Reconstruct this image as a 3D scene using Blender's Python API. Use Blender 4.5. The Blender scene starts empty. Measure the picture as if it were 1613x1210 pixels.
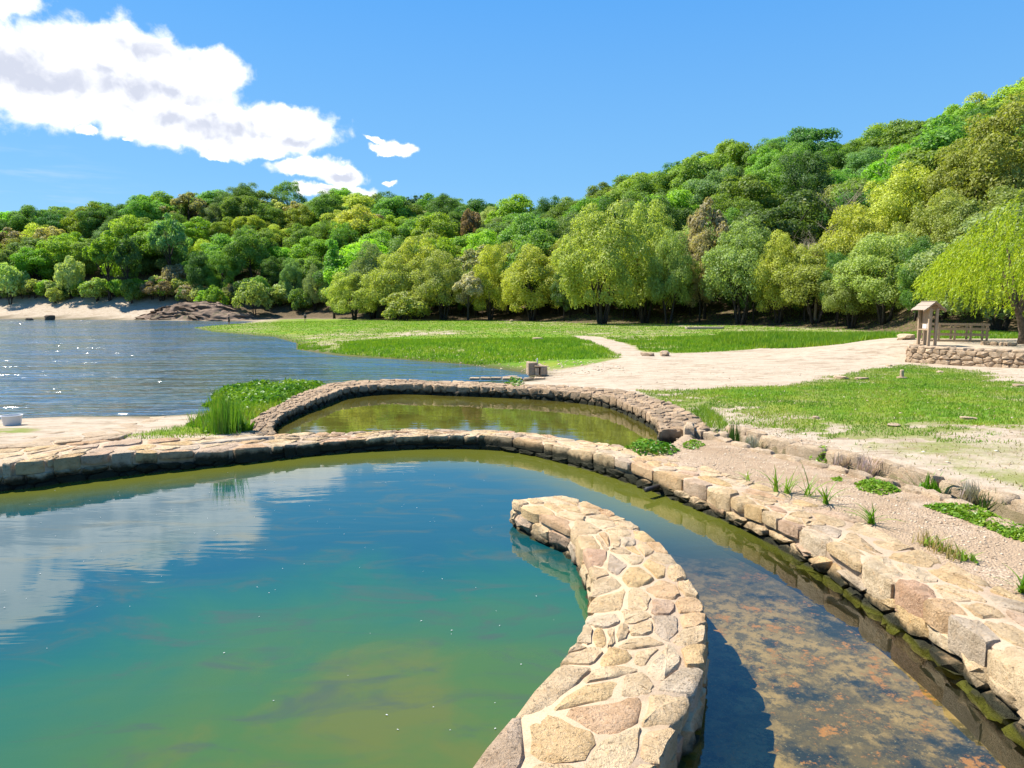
import bpy, math, random
import numpy as np
from mathutils import Vector, noise as mnoise

random.seed(7)
RNG = np.random.default_rng(11)
SC = bpy.context.scene
COL = SC.collection
PI = math.pi

# ------------------------------------------------------------------ camera
CAM_H = 3.5
PITCH = math.atan(123 / 1100)
cam_d = bpy.data.cameras.new('camera')
cam = bpy.data.objects.new('camera', cam_d)
COL.objects.link(cam)
cam_d.sensor_width = 36
cam_d.lens = 36 * 1100 / 1613
cam_d.clip_start = 0.05
cam_d.clip_end = 2000
cam.location = (0, 0, CAM_H)
cam.rotation_euler = (PI / 2 - PITCH, 0, 0)
SC.camera = cam

# ------------------------------------------------------------------ light
SUN_EL = math.radians(55)
SUN_H = Vector((-0.93, 0.37)).normalized()
S = Vector((SUN_H.x * math.cos(SUN_EL), SUN_H.y * math.cos(SUN_EL), math.sin(SUN_EL)))
sun_d = bpy.data.lights.new('sun', 'SUN')
sun_d.energy = 4.6
sun_d.angle = math.radians(0.5)
sun_d.color = (1.0, 0.955, 0.88)
sun = bpy.data.objects.new('sun', sun_d)
sun.rotation_euler = S.to_track_quat('Z', 'Y').to_euler()
COL.objects.link(sun)
SC.view_settings.view_transform = 'Standard'
SC.view_settings.look = 'None'
SC.view_settings.gamma = 1
SC.view_settings.exposure = 1.15
SC.cycles.use_denoising = True
SC.cycles.max_bounces = 8
SC.cycles.transparent_max_bounces = 12
SC.cycles.caustics_reflective = False
SC.cycles.caustics_refractive = False


class NT:
    """small helper round a node tree"""
    def __init__(s, tree):
        s.t = tree
        s.t.nodes.clear()

    def n(s, kind, **kw):
        nd = s.t.nodes.new(kind)
        for k, v in kw.items():
            if k.startswith('i_'):
                key = k[2:]
                key = int(key) if key.isdigit() else key.replace('_', ' ')
                s.put(nd.inputs[key], v)
            else:
                setattr(nd, k, v)
        return nd

    def put(s, sock, v):
        if hasattr(v, 'bl_idname') and hasattr(v, 'outputs'):
            v = v.outputs[0]
        if isinstance(v, bpy.types.NodeSocket):
            s.t.links.new(v, sock)
        else:
            if hasattr(sock.default_value, '__len__') and not hasattr(v, '__len__'):
                v = [v] * len(sock.default_value)
            if hasattr(v, '__len__') and len(v) == 3 and len(sock.default_value) == 4:
                v = tuple(v) + (1,)
            sock.default_value = v

    def math(s, op, a, b=0.0, c=None, clamp=False):
        nd = s.t.nodes.new('ShaderNodeMath')
        nd.operation = op
        nd.use_clamp = clamp
        s.put(nd.inputs[0], a)
        s.put(nd.inputs[1], b)
        if c is not None:
            s.put(nd.inputs[2], c)
        return nd.outputs[0]

    def vmath(s, op, a, b=(0, 0, 0)):
        nd = s.t.nodes.new('ShaderNodeVectorMath')
        nd.operation = op
        s.put(nd.inputs[0], a)
        if op == 'SCALE':
            s.put(nd.inputs[3], b)
        else:
            s.put(nd.inputs[1], b)
        return nd.outputs['Value'] if op in ('LENGTH', 'DOT_PRODUCT', 'DISTANCE') else nd.outputs[0]

    def mix(s, fac, a, b, blend='MIX'):
        nd = s.t.nodes.new('ShaderNodeMix')
        nd.data_type = 'RGBA'
        nd.blend_type = blend
        s.put(nd.inputs[0], fac)
        s.put(nd.inputs[6], a)
        s.put(nd.inputs[7], b)
        return nd.outputs[2]

    def ss(s, v, lo, hi, a=0.0, b=1.0):
        nd = s.t.nodes.new('ShaderNodeMapRange')
        nd.interpolation_type = 'SMOOTHSTEP'
        s.put(nd.inputs[0], v)
        for i, q in enumerate((lo, hi, a, b)):
            s.put(nd.inputs[i + 1], q)
        return nd.outputs[0]

    def noise(s, vec, scale, detail=4, rough=0.55, dist=0.0):
        nd = s.t.nodes.new('ShaderNodeTexNoise')
        if vec is not None:
            s.put(nd.inputs['Vector'], vec)
        s.put(nd.inputs['Scale'], scale)
        nd.inputs['Detail'].default_value = detail
        nd.inputs['Roughness'].default_value = rough
        nd.inputs['Distortion'].default_value = dist
        return nd.outputs[0]

    def ramp(s, v, stops):
        nd = s.t.nodes.new('ShaderNodeValToRGB')
        s.put(nd.inputs[0], v)
        e = nd.color_ramp.elements
        while len(e) < len(stops):
            e.new(0.5)
        for el, (p, c) in zip(e, stops):
            el.position = p
            el.color = tuple(c) + (1,)
        return nd.outputs[0]

    def bump(s, h, strength=0.5, dist=0.02):
        nd = s.t.nodes.new('ShaderNodeBump')
        s.put(nd.inputs['Height'], h)
        nd.inputs['Strength'].default_value = strength
        nd.inputs['Distance'].default_value = dist
        return nd.outputs[0]


# ------------------------------------------------------------------ sky with its clouds
world = bpy.data.worlds.new('World')
SC.world = world
world.use_nodes = True
W = NT(world.node_tree)
sky = W.n('ShaderNodeTexSky', sky_type='NISHITA', sun_disc=False)
sky.sun_elevation = SUN_EL
sky.sun_rotation = math.atan2(S.x, S.y)
sky.air_density = 1.0
sky.dust_density = 0.3
sky.ozone_density = 2.2
tc = W.n('ShaderNodeTexCoord')
sep = W.n('ShaderNodeSeparateXYZ', i_0=tc.outputs['Generated'])
az = W.math('ARCTAN2', sep.outputs[0], sep.outputs[1])
el = W.math('ARCSINE', sep.outputs[2])
comb = W.n('ShaderNodeCombineXYZ', i_0=az, i_1=el)
P0 = comb.outputs[0]


def px_ang(px, py):
    u = (px - 806.5) / 1100
    v = (605 - py) / 1100
    c, s_ = math.cos(PITCH), math.sin(PITCH)
    d = Vector((u, c + v * s_, -s_ + v * c)).normalized()
    return math.atan2(d.x, d.y), math.asin(d.z)


# soft bodies of the cumulus bank: (x, y, half width, half height) as angles
BODIES = [(180, 85, 175, 62), (40, 115, 190, 95), (330, 108, 78, 42), (240, 140, 170, 60), (-90, 90, 160, 130),
          (-60, -40, 140, 60), (20, -5, 60, 40),
          (400, 200, 150, 50), (270, 188, 190, 55), (478, 208, 66, 36), (120, 165, 150, 45), (390, 232, 90, 18), (440, 180, 70, 30),
          (335, 243, 26, 11), (132, 206, 22, 10), (200, 220, 14, 6), (345, 215, 80, 30),
          (480, 262, 70, 19), (535, 272, 50, 22), (530, 298, 78, 14),
          (628, 227, 32, 15), (608, 232, 26, 9), (588, 219, 16, 5.5), (613, 283, 13, 6)]
wn = W.n('ShaderNodeTexNoise')
W.put(wn.inputs['Vector'], P0)
wn.inputs['Scale'].default_value = 14
wn.inputs['Detail'].default_value = 7
wn.inputs['Roughness'].default_value = 0.6
warp = W.vmath('SCALE', W.vmath('SUBTRACT', wn.outputs['Color'], (0.5, 0.5, 0.5)), 0.05)
PW = W.vmath('ADD', P0, warp)
body = None
for bx_, by_, rx_, ry_ in BODIES:
    a0, e0 = px_ang(bx_, by_)
    a1, _ = px_ang(bx_ + rx_, by_)
    _, e1 = px_ang(bx_, by_ - ry_)
    q = W.vmath('MULTIPLY', W.vmath('SUBTRACT', PW, (a0, e0, 0)), (1 / (a1 - a0), 1 / (e1 - e0), 0))
    d_ = W.math('SUBTRACT', 1.0, W.vmath('LENGTH', q))
    body = d_ if body is None else W.math('SMOOTH_MAX', body, d_, 0.12)
puff = W.noise(P0, 30, 9, 0.57, 0.3)
puff2 = W.noise(W.vmath('ADD', P0, (-0.006, 0.010, 0)), 30, 4, 0.5, 0.3)
puff1 = W.noise(P0, 30, 4, 0.5, 0.3)
dens = W.math('ADD', body, W.math('MULTIPLY', W.math('SUBTRACT', puff, 0.5), 1.0))
alpha = W.ss(dens, 0.0, 0.40)
core = None
for bx_, by_, rx_, ry_ in [(120, 125, 190, 38), (20, 110, 120, 40), (335, 196, 120, 22), (480, 226, 70, 13), (235, 80, 60, 26), (525, 276, 40, 8), (300, 150, 80, 14), (540, 300, 50, 5)]:
    a0, e0 = px_ang(bx_, by_)
    a1, _ = px_ang(bx_ + rx_, by_)
    _, e1 = px_ang(bx_, by_ - ry_)
    q = W.vmath('MULTIPLY', W.vmath('SUBTRACT', PW, (a0, e0, 0)), (1 / (a1 - a0), 1 / (e1 - e0), 0))
    d_ = W.math('SUBTRACT', 1.0, W.vmath('LENGTH', q))
    core = d_ if core is None else W.math('SMOOTH_MAX', core, d_, 0.2)
wide = W.noise(W.vmath('MULTIPLY', P0, (1, 1.6, 1)), 6, 4, 0.5)
thick = W.ss(W.math('ADD', core, W.math('MULTIPLY', W.math('SUBTRACT', W.noise(P0, 11, 6, .55), 0.5), 1.1)), -0.40, 0.75)
side = W.math('MULTIPLY', W.math('SUBTRACT', puff2, puff1), 2.2)
shade = W.math('MULTIPLY', W.math('SUBTRACT', thick, side, clamp=True), W.ss(dens, 0.15, 0.8))
cloud = W.mix(shade, (6.0, 6.0, 6.05), (3.2, 3.4, 4.0))
# a thin veil low on the left
veil = W.math('MULTIPLY', W.ss(W.noise(W.vmath('MULTIPLY', P0, (3, 26, 1)), 1.6, 5, 0.6), 0.5, 0.8), W.math('MULTIPLY', W.ss(el, 0.22, 0.10), W.ss(az, -0.45, -0.6)))
skc = W.n('ShaderNodeHueSaturation', i_Saturation=1.15, i_Value=1.0, i_Hue=0.494)
W.put(skc.inputs['Color'], sky.outputs[0])
skyc = W.mix(1.0, skc.outputs[0], (0.95, 1.18, 1.22), 'MULTIPLY')
azure = W.ramp(W.math('MULTIPLY', el, 1.2), [(0.0, (0.163, 0.297, 0.423)), (0.20, (0.099, 0.241, 0.432)), (0.60, (0.029, 0.164, 0.437)), (1.0, (0.017, 0.113, 0.386))])
skyc = W.mix(0.85, W.vmath('SCALE', skyc, 0.70), W.vmath('SCALE', azure, 10.0))
skyc = W.mix(veil, skyc, (3.2, 3.9, 4.6))
allsky = W.mix(alpha, skyc, cloud)
bg = W.n('ShaderNodeBackground', i_Strength=0.10)
W.put(bg.inputs[0], allsky)
wo = W.n('ShaderNodeOutputWorld')
W.put(wo.inputs[0], bg)

# ------------------------------------------------------------------ measuring: a photograph point on level z, or at distance y
_c, _s = math.cos(PITCH), math.sin(PITCH)


def G(px, py, z=0.0):
    u, v = (px - 806.5) / 1100, (605 - py) / 1100
    d = (u, _c + v * _s, -_s + v * _c)
    t = (z - CAM_H) / d[2]
    return (d[0] * t, d[1] * t)


def AT(px, py, y):
    u, v = (px - 806.5) / 1100, (605 - py) / 1100
    d = (u, _c + v * _s, -_s + v * _c)
    t = y / d[1]
    return (d[0] * t, y, CAM_H + d[2] * t)


# ------------------------------------------------------------------ object helpers
def tag(o, label=None, cat=None, group=None, kind=None):
    if label: o['label'] = label
    if cat: o['category'] = cat
    if group: o['group'] = group
    if kind: o['kind'] = kind
    return o


def empty(name, loc=(0, 0, 0), rz=0.0):
    o = bpy.data.objects.new(name, None)
    o.empty_display_size = 0.2
    o.location = loc
    o.rotation_euler = (0, 0, rz)
    COL.objects.link(o)
    return o


def mesh_obj(name, verts, faces, mat=None, parent=None, smooth=False, sharp=None):
    me = bpy.data.meshes.new(name)
    me.from_pydata([tuple(v) for v in verts], [], [tuple(f) for f in faces])
    if smooth or sharp is not None:
        me.shade_smooth()
    if sharp is not None:
        me.set_sharp_from_angle(angle=math.radians(sharp))
    if mat: me.materials.append(mat)
    me.update()
    o = bpy.data.objects.new(name, me)
    COL.objects.link(o)
    if parent: o.parent = parent
    return o


def big_mesh(name, V, F, mat=None, smooth=False, k=4):
    """numpy arrays to one mesh datablock (all faces with k corners)"""
    me = bpy.data.meshes.new(name)
    V = np.asarray(V, np.float32); F = np.asarray(F, np.int32)
    me.vertices.add(len(V)); me.vertices.foreach_set('co', V.ravel())
    me.loops.add(F.size); me.loops.foreach_set('vertex_index', F.ravel())
    me.polygons.add(len(F))
    me.polygons.foreach_set('loop_start', np.arange(0, F.size, k, dtype=np.int32))
    me.polygons.foreach_set('loop_total', np.full(len(F), k, np.int32))
    me.update(calc_edges=True)
    if smooth: me.shade_smooth()
    if mat: me.materials.append(mat)
    return me


def link(name, me, parent=None, loc=None):
    o = bpy.data.objects.new(name, me)
    COL.objects.link(o)
    if parent: o.parent = parent
    if loc is not None: o.location = loc
    return o


class MB:
    """collects boxes and tubes into one mesh"""
    def __init__(s):
        s.v, s.f = [], []

    def box(s, c, size, rz=0.0, rx=0.0, ry=0.0, jit=0.0):
        from mathutils import Euler
        R = Euler((rx, ry, rz)).to_matrix()
        b = len(s.v)
        for dx, dy, dz in ((-1, -1, -1), (1, -1, -1), (1, 1, -1), (-1, 1, -1), (-1, -1, 1), (1, -1, 1), (1, 1, 1), (-1, 1, 1)):
            p = R @ Vector((dx * size[0] / 2 + random.uniform(-jit, jit), dy * size[1] / 2 + random.uniform(-jit, jit), dz * size[2] / 2 + random.uniform(-jit, jit)))
            s.v.append((p.x + c[0], p.y + c[1], p.z + c[2]))
        for f in ((0, 3, 2, 1), (4, 5, 6, 7), (0, 1, 5, 4), (1, 2, 6, 5), (2, 3, 7, 6), (3, 0, 4, 7)):
            s.f.append(tuple(b + i for i in f))
        return s

    def tube(s, pts, rad, n=7, cap=True):
        pts = [Vector(p) for p in pts]
        b = len(s.v)
        ref = Vector((0.31, 0.17, 0.93))
        for i, p in enumerate(pts):
            t = (pts[min(i + 1, len(pts) - 1)] - pts[max(i - 1, 0)]).normalized()
            a = t.cross(ref)
            if a.length < 0.05: a = t.cross(Vector((1, 0, 0)))
            a.normalize(); c = t.cross(a)
            for k in range(n):
                th = 2 * PI * k / n
                q = p + (a * math.cos(th) + c * math.sin(th)) * rad[i]
                s.v.append(tuple(q))
        for i in range(len(pts) - 1):
            for k in range(n):
                k2 = (k + 1) % n
                s.f.append((b + i * n + k, b + i * n + k2, b + (i + 1) * n + k2, b + (i + 1) * n + k))
        if cap:
            s.f.append(tuple(b + k for k in reversed(range(n))))
            e = b + (len(pts) - 1) * n
            s.f.append(tuple(e + k for k in range(n)))
        return s

    def build(s, name, mat, parent=None, smooth=False, sharp=None, bevel=0.0):
        o = mesh_obj(name, s.v, s.f, mat, parent, smooth, sharp)
        if bevel:
            m = o.modifiers.new('bevel', 'BEVEL'); m.width = bevel; m.segments = 1
        return o


# ------------------------------------------------------------------ numpy noise, polygons, curves
def vnoise(x, y, seed=0):
    xi = np.floor(x).astype(np.int64); yi = np.floor(y).astype(np.int64)
    xf = x - xi; yf = y - yi
    def h(a, b):
        n = (a * 374761393 + b * 668265263 + seed * 982451653) & 0x7fffffff
        n = ((n ^ (n >> 13)) * 1274126177) & 0x7fffffff
        return ((n ^ (n >> 16)) & 0xffff) / 65535.0
    u = xf * xf * (3 - 2 * xf); v = yf * yf * (3 - 2 * yf)
    return (h(xi, yi) * (1 - u) + h(xi + 1, yi) * u) * (1 - v) + (h(xi, yi + 1) * (1 - u) + h(xi + 1, yi + 1) * u) * v


def fbm(x, y, seed=0, o=4):
    r = 0; a = 0.5; tot = 0
    for i in range(o):
        r = r + a * vnoise(x * 2 ** i, y * 2 ** i, seed + i * 17); tot += a; a *= 0.5
    return r / tot


def sdf(poly, x, y):
    """signed distance to a polygon, negative inside"""
    P = np.asarray(poly, float)
    best = np.full(x.shape, 1e18); ins = np.zeros(x.shape, bool)
    for i in range(len(P)):
        a = P[i]; b = P[(i + 1) % len(P)]
        e = b - a; wx = x - a[0]; wy = y - a[1]
        t = np.clip((wx * e[0] + wy * e[1]) / max(e @ e, 1e-9), 0, 1)
        best = np.minimum(best, (wx - e[0] * t) ** 2 + (wy - e[1] * t) ** 2)
        if a[1] != b[1]:
            c = ((a[1] > y) != (b[1] > y)) & (x < e[0] * (y - a[1]) / e[1] + a[0])
            ins ^= c
    d = np.sqrt(best)
    return np.where(ins, -d, d)


def line_dist(line, x, y):
    P = np.asarray(line, float)
    best = np.full(x.shape, 1e18)
    for i in range(len(P) - 1):
        a, b = P[i], P[i + 1]
        e = b - a; wx = x - a[0]; wy = y - a[1]
        t = np.clip((wx * e[0] + wy * e[1]) / (e @ e), 0, 1)
        best = np.minimum(best, (wx - e[0] * t) ** 2 + (wy - e[1] * t) ** 2)
    return np.sqrt(best)


def smooth_line(pts, n):
    """Catmull-Rom through pts, n samples even in arc length"""
    P = [np.array(p, float) for p in pts]
    P = [2 * P[0] - P[1]] + P + [2 * P[-1] - P[-2]]
    out = []
    for i in range(1, len(P) - 2):
        for k in range(12):
            t = k / 12
            p0, p1, p2, p3 = P[i - 1:i + 3]
            out.append(0.5 * (2 * p1 + (p2 - p0) * t + (2 * p0 - 5 * p1 + 4 * p2 - p3) * t * t + (3 * p1 - p0 - 3 * p2 + p3) * t ** 3))
    out.append(P[-2])
    out = np.array(out)
    d = np.concatenate([[0], np.cumsum(np.linalg.norm(np.diff(out, axis=0), axis=1))])
    s = np.linspace(0, d[-1], n)
    return np.stack([np.interp(s, d, out[:, j]) for j in range(out.shape[1])], 1)


def sstep(a, b, x):
    t = np.clip((x - a) / (b - a), 0, 1)
    return t * t * (3 - 2 * t)


# ------------------------------------------------------------------ plan of the place
WT = 0.50                                      # wall tops
BZ = lambda px: float(np.interp(px, [0, 100, 200, 300, 400, 500, 700, 800, 900, 1000, 1300, 1500], [.50, .50, .46, .40, .34, .29, .30, .32, .36, .40, .43, .47]))
def GZ(px, py):
    z = BZ(px)
    return (*G(px, py, z), z)
bank_front = [(-17, 10.2, .5), (-13.5, 11.6, .5)] + [GZ(*p) for p in [(0, 733), (100, 722), (200, 715), (300, 710), (400, 705), (500, 698), (600, 691), (700, 688), (800, 691), (900, 708), (1000, 733), (1100, 766), (1200, 806), (1300, 856), (1400, 912), (1500, 977), (1613, 1065)]] + [(4.1, 4.2, .47), (3.75, 2.5, .47), (3.2, 0.6, .47)]
bank_back = [(-18, 12.0, .5), (-14.3, 13.3, .5)] + [GZ(*p) for p in [(0, 708), (100, 700), (200, 695), (300, 692), (400, 686), (500, 682), (600, 680), (700, 678), (800, 680), (900, 690), (1000, 708), (1100, 735), (1200, 765), (1300, 800), (1400, 843), (1500, 888), (1613, 945)]] + [(5.3, 5.0, .47), (4.95, 3.0, .47), (4.3, 0.2, .47)]
def G3(px, py, z):
    return (*G(px, py, z), z)
pool2_out = [G3(*p) for p in [(362, 692, .33), (386, 668, .37), (425, 645, .43), (480, 618, .48), (535, 602.5, .50), (600, 599, .52), (700, 600.5, .52), (800, 604.5, .52), (900, 609, .52), (985, 616, .52), (1050, 634, .52), (1098, 656, .50), (1118, 676, .47)]]
pool2_in = [G3(*p) for p in [(432, 686, .33), (432, 664, .37), (470, 641, .43), (515, 623, .48), (548, 612, .50), (615, 606, .52), (700, 608, .52), (800, 611.5, .52), (885, 616.5, .52), (955, 625, .52), (1000, 641, .52), (1034, 661, .50), (1040, 680, .47)]]
jet_l = [G(*p, 0.42) for p in [(805, 788), (833, 803), (862, 817), (895, 830), (912, 853), (932, 899), (934, 927), (930, 957), (919, 994), (884, 1048), (850, 1080), (798, 1147), (757, 1195)]] + [(-0.62, 3.6), (-1.25, 2.6)]
jet_r = [G(*p, 0.42) for p in [(885, 780), (939, 797), (977, 816), (1012, 835), (1047, 866), (1077, 901), (1098, 938), (1109, 968), (1111, 998), (1106, 1043), (1094, 1087), (1062, 1150), (1034, 1205)]] + [(0.55, 3.5), (0.0, 2.4)]
rill = [(4.55, 16.2)] + [G(*p, 0.28) for p in [(1120, 689), (1200, 714), (1300, 739), (1380, 760), (1440, 778), (1500, 793), (1560, 815), (1613, 840)]] + [(7.5, 8.4), (7.3, 6.0), (7.0, 2.0)]

def mid(a, b, n=60):
    A = smooth_line(a, n); B = smooth_line(b, n)
    return ((A + B) / 2)[:, :2]
POOL1 = [tuple(p) for p in mid(bank_front, bank_back)] + [(3.6, -6), (-17, -6)]
POOL2 = [tuple(p) for p in mid(pool2_out, pool2_in)]
POOL2 = POOL2 + [tuple(p) for p in reversed(mid(bank_front, bank_back)) if -6.0 < p[0] < 4.4 and p[1] > 13.5]
LAKE = [(-420, 16), (-30, 21.2), (-16.4, 22.1), (-14.4, 22.7), (-11.6, 22.7), (-10.2, 23.4), (-10.4, 27), (-11.8, 30.5), (-9.6, 30.8),
        (-7.6, 29.2), (-5.2, 28.9), (-2.6, 28.6), (-1.6, 29.6), (-1.0, 32.2), (0.4, 33.2), (1.0, 36.2), (0.2, 38.4), (-0.9, 40), (-2.9, 43), (-7.3, 47),
        (-12, 50.5), (-17.9, 58), (-21, 68), (-28, 82), (-42, 98), (-53, 116), (-54, 135), (-59, 160), (-63, 166), (-72, 168), (-85, 173), (-113, 184), (-150, 192), (-220, 208), (-420, 250)]
TERR = [(21.0, 37.2), (24.0, 33.2), (28.5, 28.5), (60, 20), (60, 70), (34, 56), (25.6, 44)]

U_T = [-1.6, -.95, -.73, -.46, -.38, -.3, -.2, -.1, 0, .1, .18, .27, .36, .5, .6, .73, 1.0, 1.6]
FRONT = [200, 196, 190, 178, 172, 170, 158, 146, 136, 116, 114, 106, 97, 82, 62, 52, 45, 40]
CRESTD = [280, 270, 255, 250, 250, 255, 265, 265, 235, 205, 188, 182, 176, 170, 165, 160, 150, 150]
CRESTH = [18, 20, 23, 30, 32, 32, 31, 29, 24, 21, 24, 27, 31, 31, 34, 36, 40, 44]


def hill(x, y):
    u = x / np.maximum(y, 5)
    f = np.interp(u, U_T, FRONT); c = np.interp(u, U_T, CRESTD); h = np.interp(u, U_T, CRESTH)
    t = np.clip((y - f) / (c - f), 0, 1)
    return h * (0.35 * t + 0.65 * t * t * (3 - 2 * t)) - np.clip(y - c, 0, 200) * 0.12


def height(x, y):
    x = np.asarray(x, float); y = np.asarray(y, float)
    s = sdf(LAKE, x, y)
    z = np.where(s > 0, -0.1 + 0.5 * (1 - np.exp(-np.maximum(s, 0) / 4.0)) + 0.006 * np.clip(s, 0, 100), -0.1 + 0.13 * s)
    z = np.maximum(z, -2.5)
    z = z + np.where(s > 1, 0.10 * (fbm(x * .25, y * .25, 3) - .5), 0)
    z = z + 0.40 * np.exp(-(((x + 1) / 9) ** 2 + ((y - 54) / 4.5) ** 2)) + 0.3 * np.exp(-(((x - 22) / 8) ** 2 + ((y - 60) / 6) ** 2))
    z = z + np.where(s > 0, hill(x, y), 0) + np.where(s > 0, np.clip(hill(x, y), 0, 3) * (fbm(x * .06, y * .06, 9) - .5), 0)
    # far beach on the left rises gently from the water
    s1 = sdf(POOL1, x, y)
    z = np.where((s1 > 0) & (s1 < 6) & (x > 2), z + (0.42 - z) * (1 - sstep(2, 6, s1)), z)
    st = sdf(TERR, x, y)
    z = np.where(st < -0.38, np.maximum(z, 1.36), z)
    z = np.where((st >= -.4) & (y > 37.2), np.maximum(z, z + (1.36 - z) * sstep(9, 0, st) * sstep(37.2, 44, y)), z)
    r = line_dist(rill, x, y)
    z = np.where((r < 0.9) & (s1 > 0), z * sstep(.17, .30, r) + 0.08 * (1 - sstep(.17, .30, r)), z)
    z = np.where(s1 < 0, -0.55 - 0.5 * sstep(0, 3, -s1) * sstep(3.2, -2, x), z)
    s2 = sdf(POOL2, x, y)
    z = np.where(s2 < 0, -0.35, z)
    return z


def H1(x, y):
    return float(height(np.array([x]), np.array([y]))[0])


# ------------------------------------------------------------------ materials
def material(name):
    m = bpy.data.materials.new(name)
    m.use_nodes = True
    return m, NT(m.node_tree)


def finish(T, shader, disp=None):
    o = T.n('ShaderNodeOutputMaterial')
    T.put(o.inputs[0], shader)


def bsdf(T, col, rough=0.9, normal=None, spec=0.3):
    b = T.n('ShaderNodeBsdfPrincipled')
    T.put(b.inputs['Base Color'], col)
    T.put(b.inputs['Roughness'], rough)
    b.inputs['Specular IOR Level'].default_value = spec
    if normal is not None: T.put(b.inputs['Normal'], normal)
    return b


def pos(T):
    return T.n('ShaderNodeNewGeometry').outputs['Position']


def stone_material(name, stops, wet_z=None, bump=1.0, moss=0.0, wet_far=None):
    m, T = material(name)
    p = pos(T)
    oi = T.n('ShaderNodeObjectInfo')
    base = T.ramp(oi.outputs['Random'], stops)
    n1 = T.noise(p, 5.0, 6, 0.6)
    n2 = T.noise(p, 38.0, 5, 0.65)
    n3 = T.noise(p, 160.0, 2, 0.6)
    c = T.mix(T.ss(n1, 0.35, 0.7), base, T.mix(1.0, base, (0.80, 0.77, 0.72), 'MULTIPLY'))
    c = T.mix(T.math('MULTIPLY', T.ss(n2, 0.52, 0.72), 0.40), c, T.mix(1.0, c, (0.52, 0.47, 0.42), 'MULTIPLY'))
    c = T.mix(T.math('MULTIPLY', T.ss(n2, 0.5, 0.25), 0.35), c, (0.58, 0.49, 0.37))
    c = T.mix(T.math('MULTIPLY', T.ss(n3, 0.58, 0.75), 0.35), c, (0.12, 0.10, 0.085))
    if moss:
        c = T.mix(T.math('MULTIPLY', T.ss(T.noise(p, 2.3, 5, 0.7), 0.5, 0.68), moss), c, (0.13, 0.11, 0.07))
    if wet_z is not None:
        z = T.n('ShaderNodeSeparateXYZ', i_0=p).outputs[2]
        w = T.math('ADD', z, T.math('MULTIPLY', T.math('SUBTRACT', T.noise(p, 4.0, 5, 0.65), 0.5), 0.30))
        if wet_far:
            far = T.ss(T.n('ShaderNodeSeparateXYZ', i_0=p).outputs[1], 10.5, 14.5)
            w = T.math('SUBTRACT', w, T.math('MULTIPLY', far, wet_far))
        band = T.ss(w, wet_z + 0.10, wet_z - 0.06)
        c = T.mix(band, c, (0.034, 0.033, 0.018))
        low = T.ss(w, 0.06, -0.06)
        c = T.mix(T.ss(z, 0.03, -0.05), c, (0.15, 0.145, 0.022))
    c = T.mix(T.math('MULTIPLY', T.ss(T.noise(p, 1.4, 7, 0.72), 0.52, 0.64), 0.55), c, T.mix(1.0, c, (0.66, 0.62, 0.55), 'MULTIPLY'))
    n4 = T.noise(p, 11.0, 6, 0.68)
    pit = T.ss(T.noise(p, 27.0, 5, 0.65), 0.58, 0.70)
    c = T.mix(T.math('MULTIPLY', pit, 0.45), c, T.mix(1.0, c, (0.40, 0.34, 0.28), 'MULTIPLY'))
    c = T.mix(T.math('MULTIPLY', T.ss(n4, 0.56, 0.70), 0.5), c, T.mix(1.0, c, (1.12, 0.86, 0.60), 'MULTIPLY'))
    h = T.math('ADD', T.math('MULTIPLY', n2, 0.75), T.math('ADD', T.math('MULTIPLY', n3, 0.35), T.math('ADD', T.math('MULTIPLY', n4, 0.9), T.math('MULTIPLY', pit, -0.35))))
    finish(T, bsdf(T, c, 0.9, T.bump(h, bump, 0.045), 0.2))
    return m


WARM = [(0.0, (0.686, 0.482, 0.265)), (0.25, (0.730, 0.545, 0.321)), (0.45, (0.623, 0.453, 0.265)), (0.62, (0.686, 0.473, 0.227)), (0.80, (0.590, 0.369, 0.227)), (0.92, (0.537, 0.421, 0.292)), (1.0, (0.751, 0.576, 0.359))]
GREYW = [(0.0, (0.532, 0.380, 0.239)), (0.3, (0.614, 0.456, 0.298)), (0.6, (0.471, 0.341, 0.221)), (1.0, (0.634, 0.474, 0.314))]
M_jet = stone_material('jetty_granite', WARM, wet_z=0.08)
M_bank = stone_material('bank_granite', WARM, wet_z=0.10, moss=0.3, wet_far=0.14)
M_pool2 = stone_material('upper_pool_granite', [(0.0, (0.442, 0.304, 0.179)), (0.3, (0.519, 0.362, 0.220)), (0.6, (0.375, 0.264, 0.163)), (1.0, (0.552, 0.392, 0.236))], wet_z=0.30, moss=0.5)
M_dry = stone_material('drystone_granite', GREYW, bump=1.0, moss=0.3)
M_edge = stone_material('rill_granite', [(0, (0.534, 0.394, 0.252)), (0.5, (0.609, 0.457, 0.294)), (1, (0.495, 0.366, 0.235))])
M_boulder = stone_material('boulder_granite', GREYW)


def mortar_material(name, col, wet_z=None):
    m, T = material(name)
    p = pos(T)
    n = T.noise(p, 60, 5, 0.7); n1 = T.noise(p, 4, 5, 0.6)
    c = T.mix(T.ss(n, 0.35, 0.75), col, tuple(q * 0.72 for q in col))
    c = T.mix(T.math('MULTIPLY', T.ss(n1, 0.5, 0.7), 0.5), c, tuple(q * 0.7 for q in col))
    c = T.mix(T.math('MULTIPLY', T.ss(T.noise(p, 1.4, 7, 0.72), 0.52, 0.64), 0.55), c, T.mix(1.0, c, (0.66, 0.62, 0.55), 'MULTIPLY'))
    if wet_z is not None:
        z = T.n('ShaderNodeSeparateXYZ', i_0=p).outputs[2]
        w = T.math('ADD', z, T.math('MULTIPLY', T.math('SUBTRACT', T.noise(p, 4.0, 5, 0.65), 0.5), 0.30))
        c = T.mix(T.ss(w, wet_z + 0.10, wet_z - 0.06), c, (0.02, 0.019, 0.014))
    finish(T, bsdf(T, c, 0.95, T.bump(T.math('ADD', n, n1), 0.5, 0.02), 0.15))
    return m


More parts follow.
